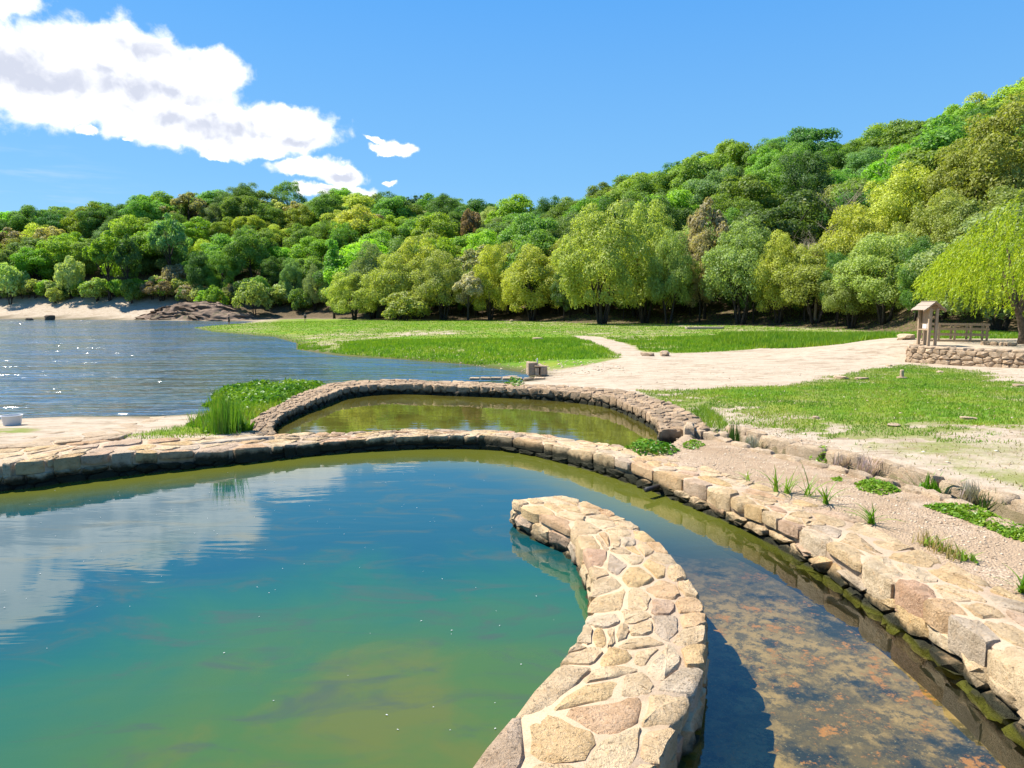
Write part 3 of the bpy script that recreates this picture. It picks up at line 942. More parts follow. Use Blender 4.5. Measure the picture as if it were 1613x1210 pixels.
class Wall:
    def __init__(s, name, left, right, ztop, zbase, mat, mortar, label, n=90, inset=.035, batter=0.0, drop=0.0):
        s.L = smooth_line(left, n); s.R = smooth_line(right, n)
        zz = None
        if s.L.shape[1] == 3:
            zz = (s.L[:, 2] + s.R[:, 2]) / 2; s.L = s.L[:, :2]; s.R = s.R[:, :2]
        s.n = n
        m = (s.L + s.R) / 2
        s.s = np.concatenate([[0], np.cumsum(np.linalg.norm(np.diff(m, axis=0), axis=1))])
        s.len = s.s[-1]
        s.w = float(np.mean(np.linalg.norm(s.L - s.R, axis=1)))
        s.zt = ztop if callable(ztop) else (lambda t: ztop)
        if zz is not None:
            tt = s.s / s.len; f0 = s.zt
            s.zt = lambda t: float(np.interp(t, tt, zz)) + f0(t)
        s.zb = zbase
        s.mat = mat
        s.root = empty(name, (float(m[0][0]), float(m[0][1]), zbase))
        tag(s.root, label, 'stone wall')
        s.off = Vector(s.root.location)
        # mortar core
        v, f = [], []
        for i in range(n):
            d = s.R[i] - s.L[i]; d = d / np.linalg.norm(d) * inset
            a, b = s.L[i] + d, s.R[i] - d
            zt = s.zt(s.s[i] / s.len) - drop
            g = d * .8
            for q, z in ((a, zbase), (a, zt - .03), (a + g, zt - .004), ((a + b) / 2, zt), (b - g, zt - .004), (b, zt - .03), (b, zbase)):
                v.append((q[0] - s.off.x, q[1] - s.off.y, z - s.off.z))
            if i:
                for k in range(6):
                    f.append(((i - 1) * 7 + k, (i - 1) * 7 + k + 1, i * 7 + k + 1, i * 7 + k))
        f.append(tuple(range(7))); f.append(tuple((n - 1) * 7 + k for k in reversed(range(7))))
        o = mesh_obj('mortar', v, f, mortar, s.root, True); fix_normals(o)
        o.data.set_sharp_from_angle(angle=math.radians(50))

    def edge(s, a):
        t = min(max(a, 0), s.len)
        return (np.array([np.interp(t, s.s, s.L[:, 0]), np.interp(t, s.s, s.L[:, 1])]), np.array([np.interp(t, s.s, s.R[:, 0]), np.interp(t, s.s, s.R[:, 1])]), t / s.len)

    def top(s, cw, ch, gap, rng, dome=.02, depth=.16, a0=0, a1=None, rows=None, rough=.008, rings=2, vis=None, over=.012, jit=.38, bev=.018, chaos=0.0):
        a1 = a1 or s.len
        def M(a, b, h):
            l, r, t = s.edge(a + a0)
            k = b / s.w
            k = -over / s.w + k * (1 + 2 * over / s.w)
            p = l + (r - l) * k
            return (p[0] - s.off.x, p[1] - s.off.y, s.zt(t) + h - s.off.z)
        for poly in cells(a1 - a0, s.w, cw, ch, gap, rng, jit, rows=rows, chaos=chaos):
            pts = outline(poly, rng, rough)
            if len(pts) < 4: continue
            v, f = stone_mesh(pts, M, depth * rng.uniform(.55, 1.6), dome * rng.uniform(.5, 1.6), bev, rng, rings)
            if vis and not vis(v[-1][0] + s.off.x, v[-1][1] + s.off.y): continue
            o = mesh_obj('stone', v, f, s.mat, s.root, sharp=42); fix_normals(o)

    def face(s, side, z0, z1, cw, ch, gap, rng, out=.03, dome=.03, a0=0, a1=None, rows=None, rough=.008, vis=None, slope=0.0, jit=.38, rings=2):
        """z1 may be None: up to just under the top stones"""
        a1 = a1 or s.len
        hh = z1 - z0
        def M(a, b, h):
            l, r, t = s.edge(a + a0)
            e = l if side == 'L' else r
            d = (l - r) if side == 'L' else (r - l)
            d = d / np.linalg.norm(d)
            p = e + d * (h + out - .045 + slope * (hh - b))
            return (p[0] - s.off.x, p[1] - s.off.y, z0 + b * (s.zt(t) - s.zt(0) + hh) / hh - s.off.z)
        for poly in cells(a1 - a0, hh, cw, ch, gap, rng, jit, rows=rows):
            pts = outline(poly, rng, rough)
            if len(pts) < 4: continue
            v, f = stone_mesh(pts, M, .10, dome * rng.uniform(.4, 1.6), .012, rng, rings)
            if vis and not vis(v[-1][0] + s.off.x, v[-1][1] + s.off.y): continue
            o = mesh_obj('stone', v, f, s.mat, s.root, sharp=42); fix_normals(o)


R1 = random.Random(5)
# -- the curved jetty in the foreground
jetty = Wall('curved_stone_jetty', jet_l, jet_r, 0.42, -0.75, M_jet, M_mortar_jet, 'curved rubble stone jetty with pale mortar running into the pool', n=80, inset=.03, drop=.003)
jetty.top(.40, .25, .020, R1, dome=.017, depth=.17, rough=.015, rings=3, over=.015, jit=.62, chaos=1.0)
jetty.face('L', -0.25, 0.27, .36, .25, .03, R1, out=.035, dome=.045, rows=2, rough=.012, a1=jetty.len * .62)
jetty.face('R', -0.25, 0.27, .36, .25, .03, R1, out=.035, dome=.045, rows=2, rough=.012, a0=jetty.len * .35)
# end face of the jetty: three corner blocks
el, er, _ = jetty.edge(0)
tdir = (el - er) / np.linalg.norm(el - er); ndir = np.array([-tdir[1], tdir[0]])
if ndir @ (jetty.L[0] - jetty.L[3]) < 0: ndir = -ndir
def M_end(a, b, h):
    p = er + tdir * (a) + ndir * (h + .02)
    return (p[0] - jetty.off.x, p[1] - jetty.off.y, -0.3 + b - jetty.off.z)
for poly in cells(float(np.linalg.norm(el - er)), .58, .36, .28, .03, R1, rows=2):
    v, f = stone_mesh(outline(poly, R1, .01), M_end, .1, .04, .012, R1)
    o = mesh_obj('stone', v, f, M_jet, jetty.root, sharp=42); fix_normals(o)

# -- the long bank wall round the pool
R2 = random.Random(9)
bank = Wall('curving_bank_wall', bank_front, bank_back, lambda t: .012 * math.sin(t * 31) + .012 * math.sin(t * 77), -0.75, M_bank, M_mortar_bank, 'long low granite wall curving round the pool and along its right bank', n=140, inset=.05, drop=-.002)
LB = bank.len
bank.top(.50, .36, .028, R2, dome=.022, depth=.20, rough=.022, over=.02, a0=2.5, a1=LB * .97, vis=lambda x, y: y > 3, jit=.5, rings=3, bev=.03, chaos=.8)
bank.face('L', -0.12, 0.28, .40, .20, .026, R2, out=.035, dome=.055, rows=2, jit=.62, rough=.014, a0=2.5, a1=LB * .97, vis=lambda x, y: y > 3)

# -- walls of the upper pool
R3 = random.Random(21)
up = Wall('upper_pool_wall', pool2_out, pool2_in, lambda t: .012 * math.sin(t * 60), -0.45, M_pool2, M_mortar_dark, 'weathered grey stone wall enclosing the upper pool on three sides', n=110, inset=.05, drop=.01)
up.top(.42, .40, .03, R3, dome=.035, depth=.16, rough=.016, over=.02, jit=.45, bev=.025)
up.face('R', 0.02, 0.35, .42, .20, .035, R3, out=.035, dome=.05, rows=2, rough=.014)

# -- drystone terrace wall under the kiosk
R4 = random.Random(33)
tw_f = [(24.3, 42.0), (22.2, 38.8), (21.15, 37.35), (21.35, 36.75), (22.4, 35.2), (24.1, 33.1), (26.5, 30.6), (29.5, 27.6)]
tw_b = [(24.9, 41.7), (22.8, 38.5), (21.9, 37.45), (22.0, 36.95), (22.9, 35.7), (24.6, 33.6), (27.0, 31.1), (30.0, 28.1)]
terr = Wall('drystone_terrace_wall', tw_f, tw_b, 1.38, 0.1, M_dry, M_joint, 'drystone retaining wall of grey granite below the wooden kiosk', n=60, inset=.06, drop=.03)
terr.face('L', 0.22, 1.28, .36, .26, .022, R4, out=.04, dome=.06, rows=4, rough=.012, jit=.5)
terr.top(.40, .38, .02, R4, dome=.03, depth=.12, rough=.014, rows=1, bev=.03)
# its left end
def M_te(a, b, h):
    return (20.75 + a * .85 - h * .4 - terr.off.x, 37.3 + a * .42 + h - terr.off.y, .3 + b - terr.off.z)

# -- stones along the rill
R5 = random.Random(41)
RL = smooth_line(rill, 200)
RLs = np.concatenate([[0], np.cumsum(np.linalg.norm(np.diff(RL, axis=0), axis=1))])
def rill_at(a):
    p = np.array([np.interp(a, RLs, RL[:, 0]), np.interp(a, RLs, RL[:, 1])])
    q = np.array([np.interp(a + .1, RLs, RL[:, 0]), np.interp(a + .1, RLs, RL[:, 1])])
    t = (q - p) / max(np.linalg.norm(q - p), 1e-6)
    return p, t, np.array([-t[1], t[0]])
for sgn, nm, lab, w0, hgt, off in ((1, 'rill_kerb', 'line of upright granite blocks along far edge of the rill', .30, .17, .40), (-1, 'rill_kerb', 'flat worn stones set along near edge of the rill', .26, .05, .38)):
    root = empty(nm, (float(rill[0][0]), float(rill[0][1]), .3)); tag(root, lab, 'kerb')
    a = 0.2
    while a < 11.5:
        L = R5.uniform(.45, .95) if sgn > 0 else R5.uniform(.35, .7)
        p, t, nn = rill_at(a + L / 2)
        wd = w0 * R5.uniform(.8, 1.25)
        c0 = p + nn * sgn * (off + R5.uniform(-.03, .05))
        hz = .42 + hgt * R5.uniform(.5, 1.15)
        pts = outline([(-L / 2 + .02, -wd / 2), (L / 2 - .02, -wd / 2 * R5.uniform(.7, 1)), (L / 2 - .02, wd / 2), (-L / 2 + .02, wd / 2 * R5.uniform(.7, 1))], R5, .03)
        def Mr(x, y, h, c0=c0, t=t, nn=nn, hz=hz):
            q = c0 + t * x + nn * y
            return (q[0] - root.location.x, q[1] - root.location.y, hz + h - root.location.z)
        v, f = stone_mesh(pts, Mr, .34, .035, .04, R5, 3)
        o = mesh_obj('stone', v, f, M_edge, root, sharp=48); fix_normals(o)
        a += L + R5.uniform(.0, .06)

# -- stone slipway on the left
R6 = random.Random(52)
slip_poly = [(-17.5, 12.6)] + [G(*p, .35) for p in [(-60, 718), (0, 708), (150, 697), (190, 690), (262, 657), (130, 660), (20, 688), (-60, 705)]]
slip = empty('stone_slipway', (*G(130, 680, .3), .2)); tag(slip, 'pale flat stone slipway sloping down into the lake on the left', 'slipway')
A_ = np.array(G(60, 706, .4)); B_ = np.array(G(190, 692, .4)); C_ = np.array(G(262, 656.5, 0.02)); D_ = np.array(G(105, 659, 0.02))
A_ = np.array(G(-140, 722, .4))
D_ = np.array(G(-60, 676, .02))
wS, hS = 6.0, 7.0
def M_slip(a, b, h):
    u, k = a / wS, b / hS
    q = (A_ * (1 - u) + B_ * u) * (1 - k) + (D_ * (1 - u) + C_ * u) * k
    z = .44 * (1 - k) + .02 * k
    return (q[0] - slip.location.x, q[1] - slip.location.y, z + h - slip.location.z)
sv, sf = [], []
for j in range(9):
    for i in range(9):
        sv.append(M_slip(wS * i / 8, hS * j / 8, -.03))
        if i and j: sf.append(((j - 1) * 9 + i - 1, (j - 1) * 9 + i, j * 9 + i, j * 9 + i - 1))
sv2 = [(x, y, -.4) for x, y, z in sv]
o = mesh_obj('bed', sv, sf, M_mortar_bank, slip, True)
for poly in cells(wS, hS, 1.1, .85, .03, R6, rows=8):
    v, f = stone_mesh(outline(poly, R6, .02), M_slip, .16, .012, .015, R6)
    o = mesh_obj('slab', v, f, M_edge, slip, sharp=42); fix_normals(o)

# -- paved floor of the clear channel
R7 = random.Random(61)
mfl, T = material('submerged_flags')
p = pos(T)
oi = T.n('ShaderNodeObjectInfo')
c = T.ramp(oi.outputs['Random'], [(0, (0.30, 0.18, 0.055)), (.5, (0.33, 0.21, 0.07)), (1, (0.27, 0.17, 0.06))])
c = T.mix(T.ss(T.noise(p, 1.3, 8, .72), .42, .58), c, (0.125, 0.085, 0.024))
c = T.mix(T.math('MULTIPLY', T.ss(T.noise(p, 6, 7, .78), .46, .58), .9), c, (0.075, 0.056, 0.018))
c = T.mix(T.ss(T.noise(p, .9, 7, .7), .50, .60), c, (0.022, 0.024, 0.014))
c = T.mix(T.math('MULTIPLY', T.ss(T.noise(p, 2.6, 8, .78), .56, .62), .8), c, (0.42, 0.17, 0.025))
c = T.mix(T.math('MULTIPLY', T.ss(T.noise(p, 30, 4, .7), .60, .70), .5), c, (0.42, 0.34, 0.18))
finish(T, bsdf(T, c, .95, T.bump(T.noise(p, 12, 5, .6), .5, .03), .1))
flo = empty('channel_floor', (2.8, 6.5, -.55)); flo['kind'] = 'structure'; tag(flo, 'algae stained paving under the clear channel water', 'paving', kind='structure')
ang = math.radians(-28)
ca_, sa_ = math.cos(ang), math.sin(ang)
def M_fl(a, b, h):
    x, y = a - 3.2, b - 5
    return (x * ca_ - y * sa_, x * sa_ + y * ca_, h)
bxs = np.arange(-.5, 5.6, .2); bys = np.arange(.6, 13.4, .2)
BX, BY = np.meshgrid(bxs, bys)
nb = BX.shape[1]
bi = (np.arange(BX.shape[0] - 1)[:, None] * nb + np.arange(nb - 1)[None]).ravel()
Fb = np.stack([bi, bi + 1, bi + nb + 1, bi + nb], 1)
JX = np.interp(BY, jc[::-1, 1], jc[::-1, 0])
okb = ((BX - JX > -.1) & (sdf(POOL1, BX, BY) < .3)).ravel()[Fb].all(1)
BZZ = .07 - .10 * sstep(8, 12.5, BY) + .01 * (fbm(BX * 1.2, BY * 1.2, 31) - .5)
bedm = big_mesh('bed', np.stack([BX.ravel() - 2.8, BY.ravel() - 6.5, BZZ.ravel()], 1), Fb[okb], mfl, True)
link('bed', bedm, flo)
for poly in cells(7.4, 11, 1.7, 1.1, .05, R7, rows=9, jit=.05, ovar=.3):
    if R7.random() < .45: continue
    v, f = stone_mesh([(x_ + R7.uniform(-.03, .03), y_ + R7.uniform(-.03, .03)) for x_, y_ in poly], M_fl, .03, .0, .006, R7, tl=0)
    wx, wy = v[-1][0] + 2.8, v[-1][1] + 6.5
    v = [(a_1, b_1, c_1 + .075) for a_1, b_1, c_1 in v]
    jxx = float(np.interp(wy, jc[::-1, 1], jc[::-1, 0]))
    if wx < jxx + .8 or wy < 2.4 or wy > 8.6 or float(sdf(POOL1, np.array([wx]), np.array([wy]))[0]) > -.75: continue
    o = mesh_obj('flagstone', v, f, mfl, flo, sharp=42); fix_normals(o)

# ------------------------------------------------------------------ trees
def leaf_quads(P, N, size, rng, asp=0.6, droop=None):
    """diamond leaves at P facing N; returns vertices and quads"""
    n = len(P)
    N = N / np.maximum(np.linalg.norm(N, axis=1, keepdims=True), 1e-6)
    r = rng.normal(size=(n, 3))
    if droop is not None: r = droop + r * 0.25
    A = r - (r * N).sum(1, keepdims=True) * N
    A /= np.maximum(np.linalg.norm(A, axis=1, keepdims=True), 1e-6)
    B = np.cross(N, A)
    s = (size * rng.uniform(.65, 1.35, n))[:, None]
    bend = N * s * 0.12
    V = np.stack([P - A * s, P + B * s * asp + bend, P + A * s, P - B * s * asp + bend], 1).reshape(-1, 3)
    F = np.arange(4 * n).reshape(n, 4)
    return V, F


def crown_points(rng, rx, rz, zc, n_lobes, lobe_r, n_leaf, shell=(.70, 1.05), flat_bottom=-.5, up=.25):
    L = []
    while len(L) < n_lobes:
        d = rng.normal(size=3); d /= np.linalg.norm(d)
        if d[2] < flat_bottom: continue
        k = rng.uniform(.45, 1.02) ** .8
        L.append((d[0] * rx * k, d[1] * rx * k, zc + d[2] * rz * k, lobe_r * rng.uniform(.65, 1.25)))
    L = np.array(L)
    w = L[:, 3] ** 2; w /= w.sum()
    li = rng.choice(len(L), n_leaf, p=w)
    d = rng.normal(size=(n_leaf, 3))
    out = L[li, :3] - np.array([0, 0, zc - rz * .3])
    out /= np.maximum(np.linalg.norm(out, axis=1, keepdims=True), 1e-6)
    d = d / np.linalg.norm(d, axis=1, keepdims=True) + out * .55 + np.array([0, 0, up])
    d /= np.linalg.norm(d, axis=1, keepdims=True)
    P = L[li, :3] + d * (L[li, 3] * rng.uniform(*shell, n_leaf))[:, None] * np.array([1, 1, .85])
    N = d + rng.normal(size=(n_leaf, 3)) * .55 + np.array([-.15, 0, .2])
    return P, N, L


def trunk_mb(rng, h, r, stems=1, spread=.3, limbs=5, lean=(0, 0), reach=2.5):
    mb = MB()
    for k in range(stems):
        a = 2 * PI * k / stems + rng.uniform(0, 1.5)
        sx, sy = (math.cos(a) * spread, math.sin(a) * spread) if stems > 1 else (0, 0)
        pts, rad = [], []
        for i in range(6):
            t = i / 5
            pts.append((lean[0] * t + sx * (0.25 + t * h * .32) + rng.uniform(-.05, .05) * h * .3, lean[1] * t + sy * (0.25 + t * h * .32) + rng.uniform(-.05, .05) * h * .3, -.25 + t * (h + .25)))
            rad.append(r * (1.25 - .85 * t) if i else r * 1.5)
        mb.tube(pts, rad, 6)
        top = Vector(pts[4])
        for j in range(limbs):
            b = rng.uniform(0, 2 * PI); e = Vector((math.cos(b) * reach, math.sin(b) * reach, h * rng.uniform(.35, .8)))
            st = Vector(pts[2 + j % 3])
            mb.tube([st, st + e * .5 + Vector((0, 0, .2)), st + e], [r * .45, r * .28, r * .08], 5, False)
    return mb


def proto(kind, seed):
    """crown and trunk meshes of one tree of a kind, real size, standing at the origin"""
    rng = np.random.default_rng(seed)
    if kind == 'sallow':
        P, N, L = crown_points(rng, 4.6, 4.3, 5.2, 90, 1.15, 24000, (.62, 1.10), -.8, .2)
        P[:, 2] = np.maximum(P[:, 2], 1.3 + rng.uniform(0, .8, len(P)))
        V_, F_ = leaf_quads(P, N, .128, rng, .5)
        tr = trunk_mb(rng, 4.8, .17, 4, 1.0, 3, reach=2.2)
    elif kind == 'oak':
        P, N, L = crown_points(rng, 4.4, 4.6, 8.0, 46, 1.55, 21000, (.55, 1.14), -.85, .25)
        V_, F_ = leaf_quads(P, N, .165, rng, .6)
        tr = trunk_mb(rng, 8.0, .28, 1, .3, 6, reach=2.8)
    elif kind == 'ash':
        P, N, L = crown_points(rng, 3.5, 5.2, 7.6, 70, 1.15, 21000, (.5, 1.16), -.9, .15)
        V_, F_ = leaf_quads(P, N, .135, rng, .45)
        tr = trunk_mb(rng, 8.0, .2, 1, .3, 6, reach=2.2)
    elif kind == 'loose':       # open crown that lets its limbs show
        P, N, L = crown_points(rng, 4.2, 4.0, 7.2, 26, 1.2, 4600, (.55, 1.1), -.6, .2)
        V_, F_ = leaf_quads(P, N, .23, rng, .6)
        tr = trunk_mb(rng, 8.0, .26, 1, .3, 10, reach=3.2)
    elif kind == 'pine':
        P, N, L = crown_points(rng, 2.6, 3.4, 10.6, 26, 1.0, 5200, (.5, 1.05), -.3, .3)
        V_, F_ = leaf_quads(P, N, .20, rng, .35)
        tr = trunk_mb(rng, 11.5, .2, 1, .3, 6, reach=1.8)
    elif kind == 'poplar':
        P, N, L = crown_points(rng, 1.15, 6.0, 6.6, 50, .75, 5200, (.7, 1.05), -.95, .3)
        V_, F_ = leaf_quads(P, N, .17, rng, .6)
        tr = trunk_mb(rng, 8, .18, 1, .3, 3, reach=.7)
    elif kind == 'shrub':
        P, N, L = crown_points(rng, 2.0, 1.5, 1.7, 26, .75, 3600, (.7, 1.05), -.6, .25)
        P[:, 2] = np.maximum(P[:, 2], .1)
        V_, F_ = leaf_quads(P, N, .14, rng, .55)
        tr = trunk_mb(rng, 1.4, .07, 3, .5, 2, reach=.9)
    me = big_mesh('crown', V_, F_, M_leaf)
    t = mesh_obj('trunk', tr.v, tr.f, M_bark, None, True)
    tm = t.data
    bpy.data.objects.remove(t)
    return me, tm


PROTO = {}
for k_, cnt in (('sallow', 4), ('oak', 4), ('ash', 3), ('loose', 2), ('pine', 2), ('poplar', 1), ('shrub', 3)):
    PROTO[k_] = [proto(k_, 100 + 13 * i + len(k_)) for i in range(cnt)]
NAME = {'sallow': 'sallow_tree', 'oak': 'oak_tree', 'ash': 'ash_tree', 'loose': 'birch_tree', 'pine': 'pine_tree', 'poplar': 'poplar_tree', 'shrub': 'shrub'}
CATG = {'shrub': 'shrub'}
TREES = []


def tree(kind, x, y, scale, color, wide=1.0, tall=1.0, desc=None, zone=None, label=None, group=None, z=None, lean=0.0):
    z = H1(x, y) if z is None else z
    root = empty(NAME[kind], (x, y, z - .05), RT.uniform(0, 6.28))
    root.rotation_euler.y = lean
    cm, tm = RT.choice(PROTO[kind])
    cr = link('crown', cm, root); cr.color = (*color, 1)
    tr = link('trunk', tm, root)
    root.scale = (scale * wide, scale * wide, scale * tall)
    root['category'] = CATG.get(kind, 'tree')
    if label: root['label'] = label
    if group: root['group'] = group
    TREES.append((root, kind, x, y, desc, zone))
    return root


RT = random.Random(77)
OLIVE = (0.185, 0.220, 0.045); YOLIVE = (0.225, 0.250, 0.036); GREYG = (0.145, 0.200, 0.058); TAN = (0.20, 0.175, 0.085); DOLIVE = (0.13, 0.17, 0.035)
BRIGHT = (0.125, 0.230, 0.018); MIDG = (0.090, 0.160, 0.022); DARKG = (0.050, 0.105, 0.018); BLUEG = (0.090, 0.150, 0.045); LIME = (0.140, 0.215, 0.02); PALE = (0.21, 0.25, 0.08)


def px_x(px, y):
    return (px - 806.5) / 1100 * y * 1.0


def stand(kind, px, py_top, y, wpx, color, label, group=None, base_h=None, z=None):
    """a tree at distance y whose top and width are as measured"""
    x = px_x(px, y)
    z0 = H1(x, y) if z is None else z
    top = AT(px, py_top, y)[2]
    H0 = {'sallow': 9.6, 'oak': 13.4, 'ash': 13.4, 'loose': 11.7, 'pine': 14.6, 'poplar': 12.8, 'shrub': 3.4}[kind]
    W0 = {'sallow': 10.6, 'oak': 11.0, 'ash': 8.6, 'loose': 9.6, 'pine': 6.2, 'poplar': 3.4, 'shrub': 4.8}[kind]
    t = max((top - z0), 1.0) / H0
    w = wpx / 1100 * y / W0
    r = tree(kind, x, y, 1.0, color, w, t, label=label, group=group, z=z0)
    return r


# front row along the meadow, left to right
stand('sallow', 560, 432, 150, 92, OLIVE, 'low grey olive sallow bush at left end of the meadow tree row')
stand('sallow', 588, 392, 158, 90, GREYG, 'taller grey green sallow rising behind the left end of the row')
stand('sallow', 628, 404, 147, 105, OLIVE, 'broad olive sallow beside the low grey one at row left end')
stand('shrub', 640, 462, 138, 84, OLIVE, 'squat round olive bush sitting low on the meadow edge')
stand('sallow', 662, 384, 152, 92, YOLIVE, 'yellowish sallow tallest in the left cluster of the row')
stand('sallow', 700, 402, 140, 100, OLIVE, 'round olive sallow left of the bleached pale one')
stand('loose', 738, 428, 134, 52, (.24, .22, .14), 'thin bleached pale sallow between two leafy olive ones')
stand('sallow', 772, 392, 138, 78, YOLIVE, 'yellow green sallow right of the bleached pale one')
stand('sallow', 838, 396, 130, 105, YOLIVE, 'round yellow olive sallow just left of the big spreading tree')
stand('sallow', 805, 386, 146, 80, OLIVE, 'olive sallow peeping between two yellow ones mid row')
stand('sallow', 890, 382, 134, 80, YOLIVE, 'yellow sallow behind left skirt of the big spreading tree')
stand('sallow', 948, 330, 108, 150, (0.180, 0.215, 0.040), 'big spreading yellow olive tree in the middle of the row')
stand('sallow', 1015, 332, 112, 120, OLIVE, 'tall olive tree with bare dark stems right of the biggest')
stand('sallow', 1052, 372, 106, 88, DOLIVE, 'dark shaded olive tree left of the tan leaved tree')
stand('loose', 1108, 312, 110, 84, TAN, 'tan brown leaved tree in the meadow row')
stand('ash', 1100, 350, 108, 70, TAN, 'lower tan grey tree hanging before the brown leaved one')
stand('sallow', 1165, 352, 101, 135, GREYG, 'rounded grey green tree right of the tan leaved tree')
stand('sallow', 1225, 376, 97, 95, YOLIVE, 'yellow green tree with leaning dark trunk beside the grass')
stand('sallow', 1283, 392, 92, 130, OLIVE, 'broad olive tree over leaning trunks left of the kiosk')
stand('sallow', 1392, 372, 80, 150, (0.17, 0.22, 0.05), 'large dense green tree directly behind the kiosk roof')
stand('sallow', 1345, 330, 92, 130, YOLIVE, 'yellow olive tree above the pair left of the kiosk')
stand('sallow', 1400, 272, 98, 150, YOLIVE, 'tall yellow olive tree high above the kiosk roof')
stand('sallow', 1462, 310, 84, 120, OLIVE, 'olive tree between kiosk and weeping willow on the slope')
stand('sallow', 1560, 168, 88, 220, (0.150, 0.172, 0.030), 'huge golden olive tree on the slope above the weeping willow')
stand('sallow', 1500, 232, 92, 130, OLIVE, 'olive tree on the slope left of the golden one')
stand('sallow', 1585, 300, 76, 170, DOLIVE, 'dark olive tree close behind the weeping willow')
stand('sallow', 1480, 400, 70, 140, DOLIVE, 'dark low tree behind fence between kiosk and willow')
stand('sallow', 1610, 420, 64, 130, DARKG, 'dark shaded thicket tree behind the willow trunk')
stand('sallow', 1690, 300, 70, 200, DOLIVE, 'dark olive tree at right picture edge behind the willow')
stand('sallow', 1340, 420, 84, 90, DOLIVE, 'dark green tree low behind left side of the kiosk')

# left shore: shrubs and trees standing at the water's edge
stand('shrub', 22, 420, 204, 52, (0.20, 0.26, 0.08), 'round pale shrub above the sand at far left', base_h=None)
stand('shrub', 118, 408, 202, 46, PALE, 'tall pale olive shrub standing at top of the beach')
stand('shrub', 158, 440, 198, 50, (0.17, 0.27, 0.05), 'spreading green shrub above right end of the beach')
stand('shrub', 92, 455, 200, 34, OLIVE, 'small olive shrub low on the beach top')
stand('shrub', 212, 442, 194, 40, MIDG, 'dense green shrub above left end of the rock outcrop')
stand('shrub', 258, 440, 194, 60, (0.15, 0.12, 0.055), 'brown gorse shrub above the middle of the rock outcrop')
stand('shrub', 312, 447, 192, 56, (0.16, 0.135, 0.065), 'brownish heath shrub on top of the rock outcrop')
stand('shrub', 284, 420, 198, 50, (0.16, 0.14, 0.075), 'dry brown shrub on the slope above the outcrop')
stand('shrub', 402, 447, 174, 56, (0.19, 0.26, 0.06), 'rounded green shrub at right end of the rock outcrop')
stand('shrub', 342, 452, 180, 40, BRIGHT, 'bright green shrub above right half of the outcrop')
stand('loose', 178, 365, 198, 70, BRIGHT, 'bright green open oak standing behind the beach')
stand('loose', 208, 370, 196, 46, DARKG, 'dark open oak with visible limbs beside the bright one')
stand('loose', 275, 338, 202, 66, (0.10, 0.18, 0.05), 'tall open oak with dark limbs above the outcrop')
stand('oak', 320, 395, 190, 46, DARKG, 'dark green tree close above the rock outcrop')
stand('ash', 355, 392, 190, 52, MIDG, 'layered mid green tree above right half of outcrop')
stand('poplar', 528, 374, 164, 30, (0.095, 0.205, 0.028), 'narrow bright green columnar tree at end of the lake')
stand('sallow', 462, 412, 184, 40, BLUEG, 'grey green tree in the shaded cove left of the column')
stand('sallow', 498, 422, 178, 36, (0.15, 0.20, 0.07), 'pale rounded tree just left of the columnar tree')
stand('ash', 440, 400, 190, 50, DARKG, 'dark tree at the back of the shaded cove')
stand('oak', 400, 360, 196, 70, MIDG, 'mid green tree above the right end of the outcrop')

for i in range(44):
    u = -.74 + .46 * i / 43 + RT.uniform(-.004, .004)
    y = float(np.interp(u, [-.75, -.46, -.38, -.28], [205, 190, 183, 180])) + RT.uniform(-3, 5)
    while float(sdf(LAKE, np.array([u * y]), np.array([y]))[0]) < (15 if u < -.46 else 8): y += 1
    cl, cn = RT.choice([(OLIVE, 'olive'), (MIDG, 'green'), (PALE, 'pale'), ((0.14, 0.12, 0.055), 'brown'), (DARKG, 'dark'), (BRIGHT, 'bright')])
    w = 'above the sand beach' if u < -.50 else 'above the rock outcrop' if u < -.36 else 'in the shaded cove'
    tree('shrub', u * y, y, RT.uniform(.9, 1.5), cl, 1.15, RT.uniform(.9, 1.3), label=f'{cn} undergrowth bush at foot of the wood {w}', group=f'{cn} bushes at foot of wood {w}')
# skyline pines
for i, (px, pt) in enumerate(((612, 314), (634, 309), (652, 306), (668, 305))):
    stand('pine', px, pt, 262 + 4 * i, 26 if i < 3 else 18, (0.035, 0.075, 0.030), ['leftmost dark pine on the skyline', 'second dark pine from left on the skyline', 'third dark pine from left on the skyline', 'rightmost dark pine on the skyline'][i], 'dark pines on the skyline')
stand('loose', 742, 330, 205, 40, (0.13, 0.092, 0.042), 'rust coloured tree in the dip of the skyline')
stand('ash', 772, 322, 215, 40, PALE, 'pale feathery tree right of the rust coloured one')

# the woods behind: by bands up the slope
COLS = [(-400, 60, 'over the far left sand beach'), (60, 190, 'over the right end of the sand beach'), (190, 330, 'over the rock outcrop'), (330, 470, 'over the shaded cove'), (470, 620, 'over the columnar tree'),
        (620, 760, 'below the rust coloured tree'), (760, 900, 'in the dip mid picture'), (900, 1040, 'over the big spreading tree'), (1040, 1160, 'over the tan leaved tree'), (1160, 1290, 'over the rounded grey green tree'), (1290, 1430, 'left of the kiosk column'), (1430, 1545, 'high over the kiosk fence'), (1545, 2000, 'high over the weeping willow')]
BANDS = ['on the lowest slope', 'on the middle slope', 'along the crest']
SHADE = {'oak': [(BRIGHT, 'bright green'), (MIDG, 'mid green'), (LIME, 'lime green'), (DARKG, 'dark green'), (YOLIVE, 'yellowish')], 'ash': [(MIDG, 'mid green'), (BLUEG, 'bluish green'), (DARKG, 'dark green')],
         'sallow': [(OLIVE, 'olive'), (GREYG, 'grey green'), (YOLIVE, 'yellow olive')], 'loose': [(PALE, 'pale'), ((0.17, 0.18, 0.06), 'straw coloured')]}
KIND_W = {'oak': 'oak', 'ash': 'ash', 'sallow': 'sallow', 'loose': 'birch'}
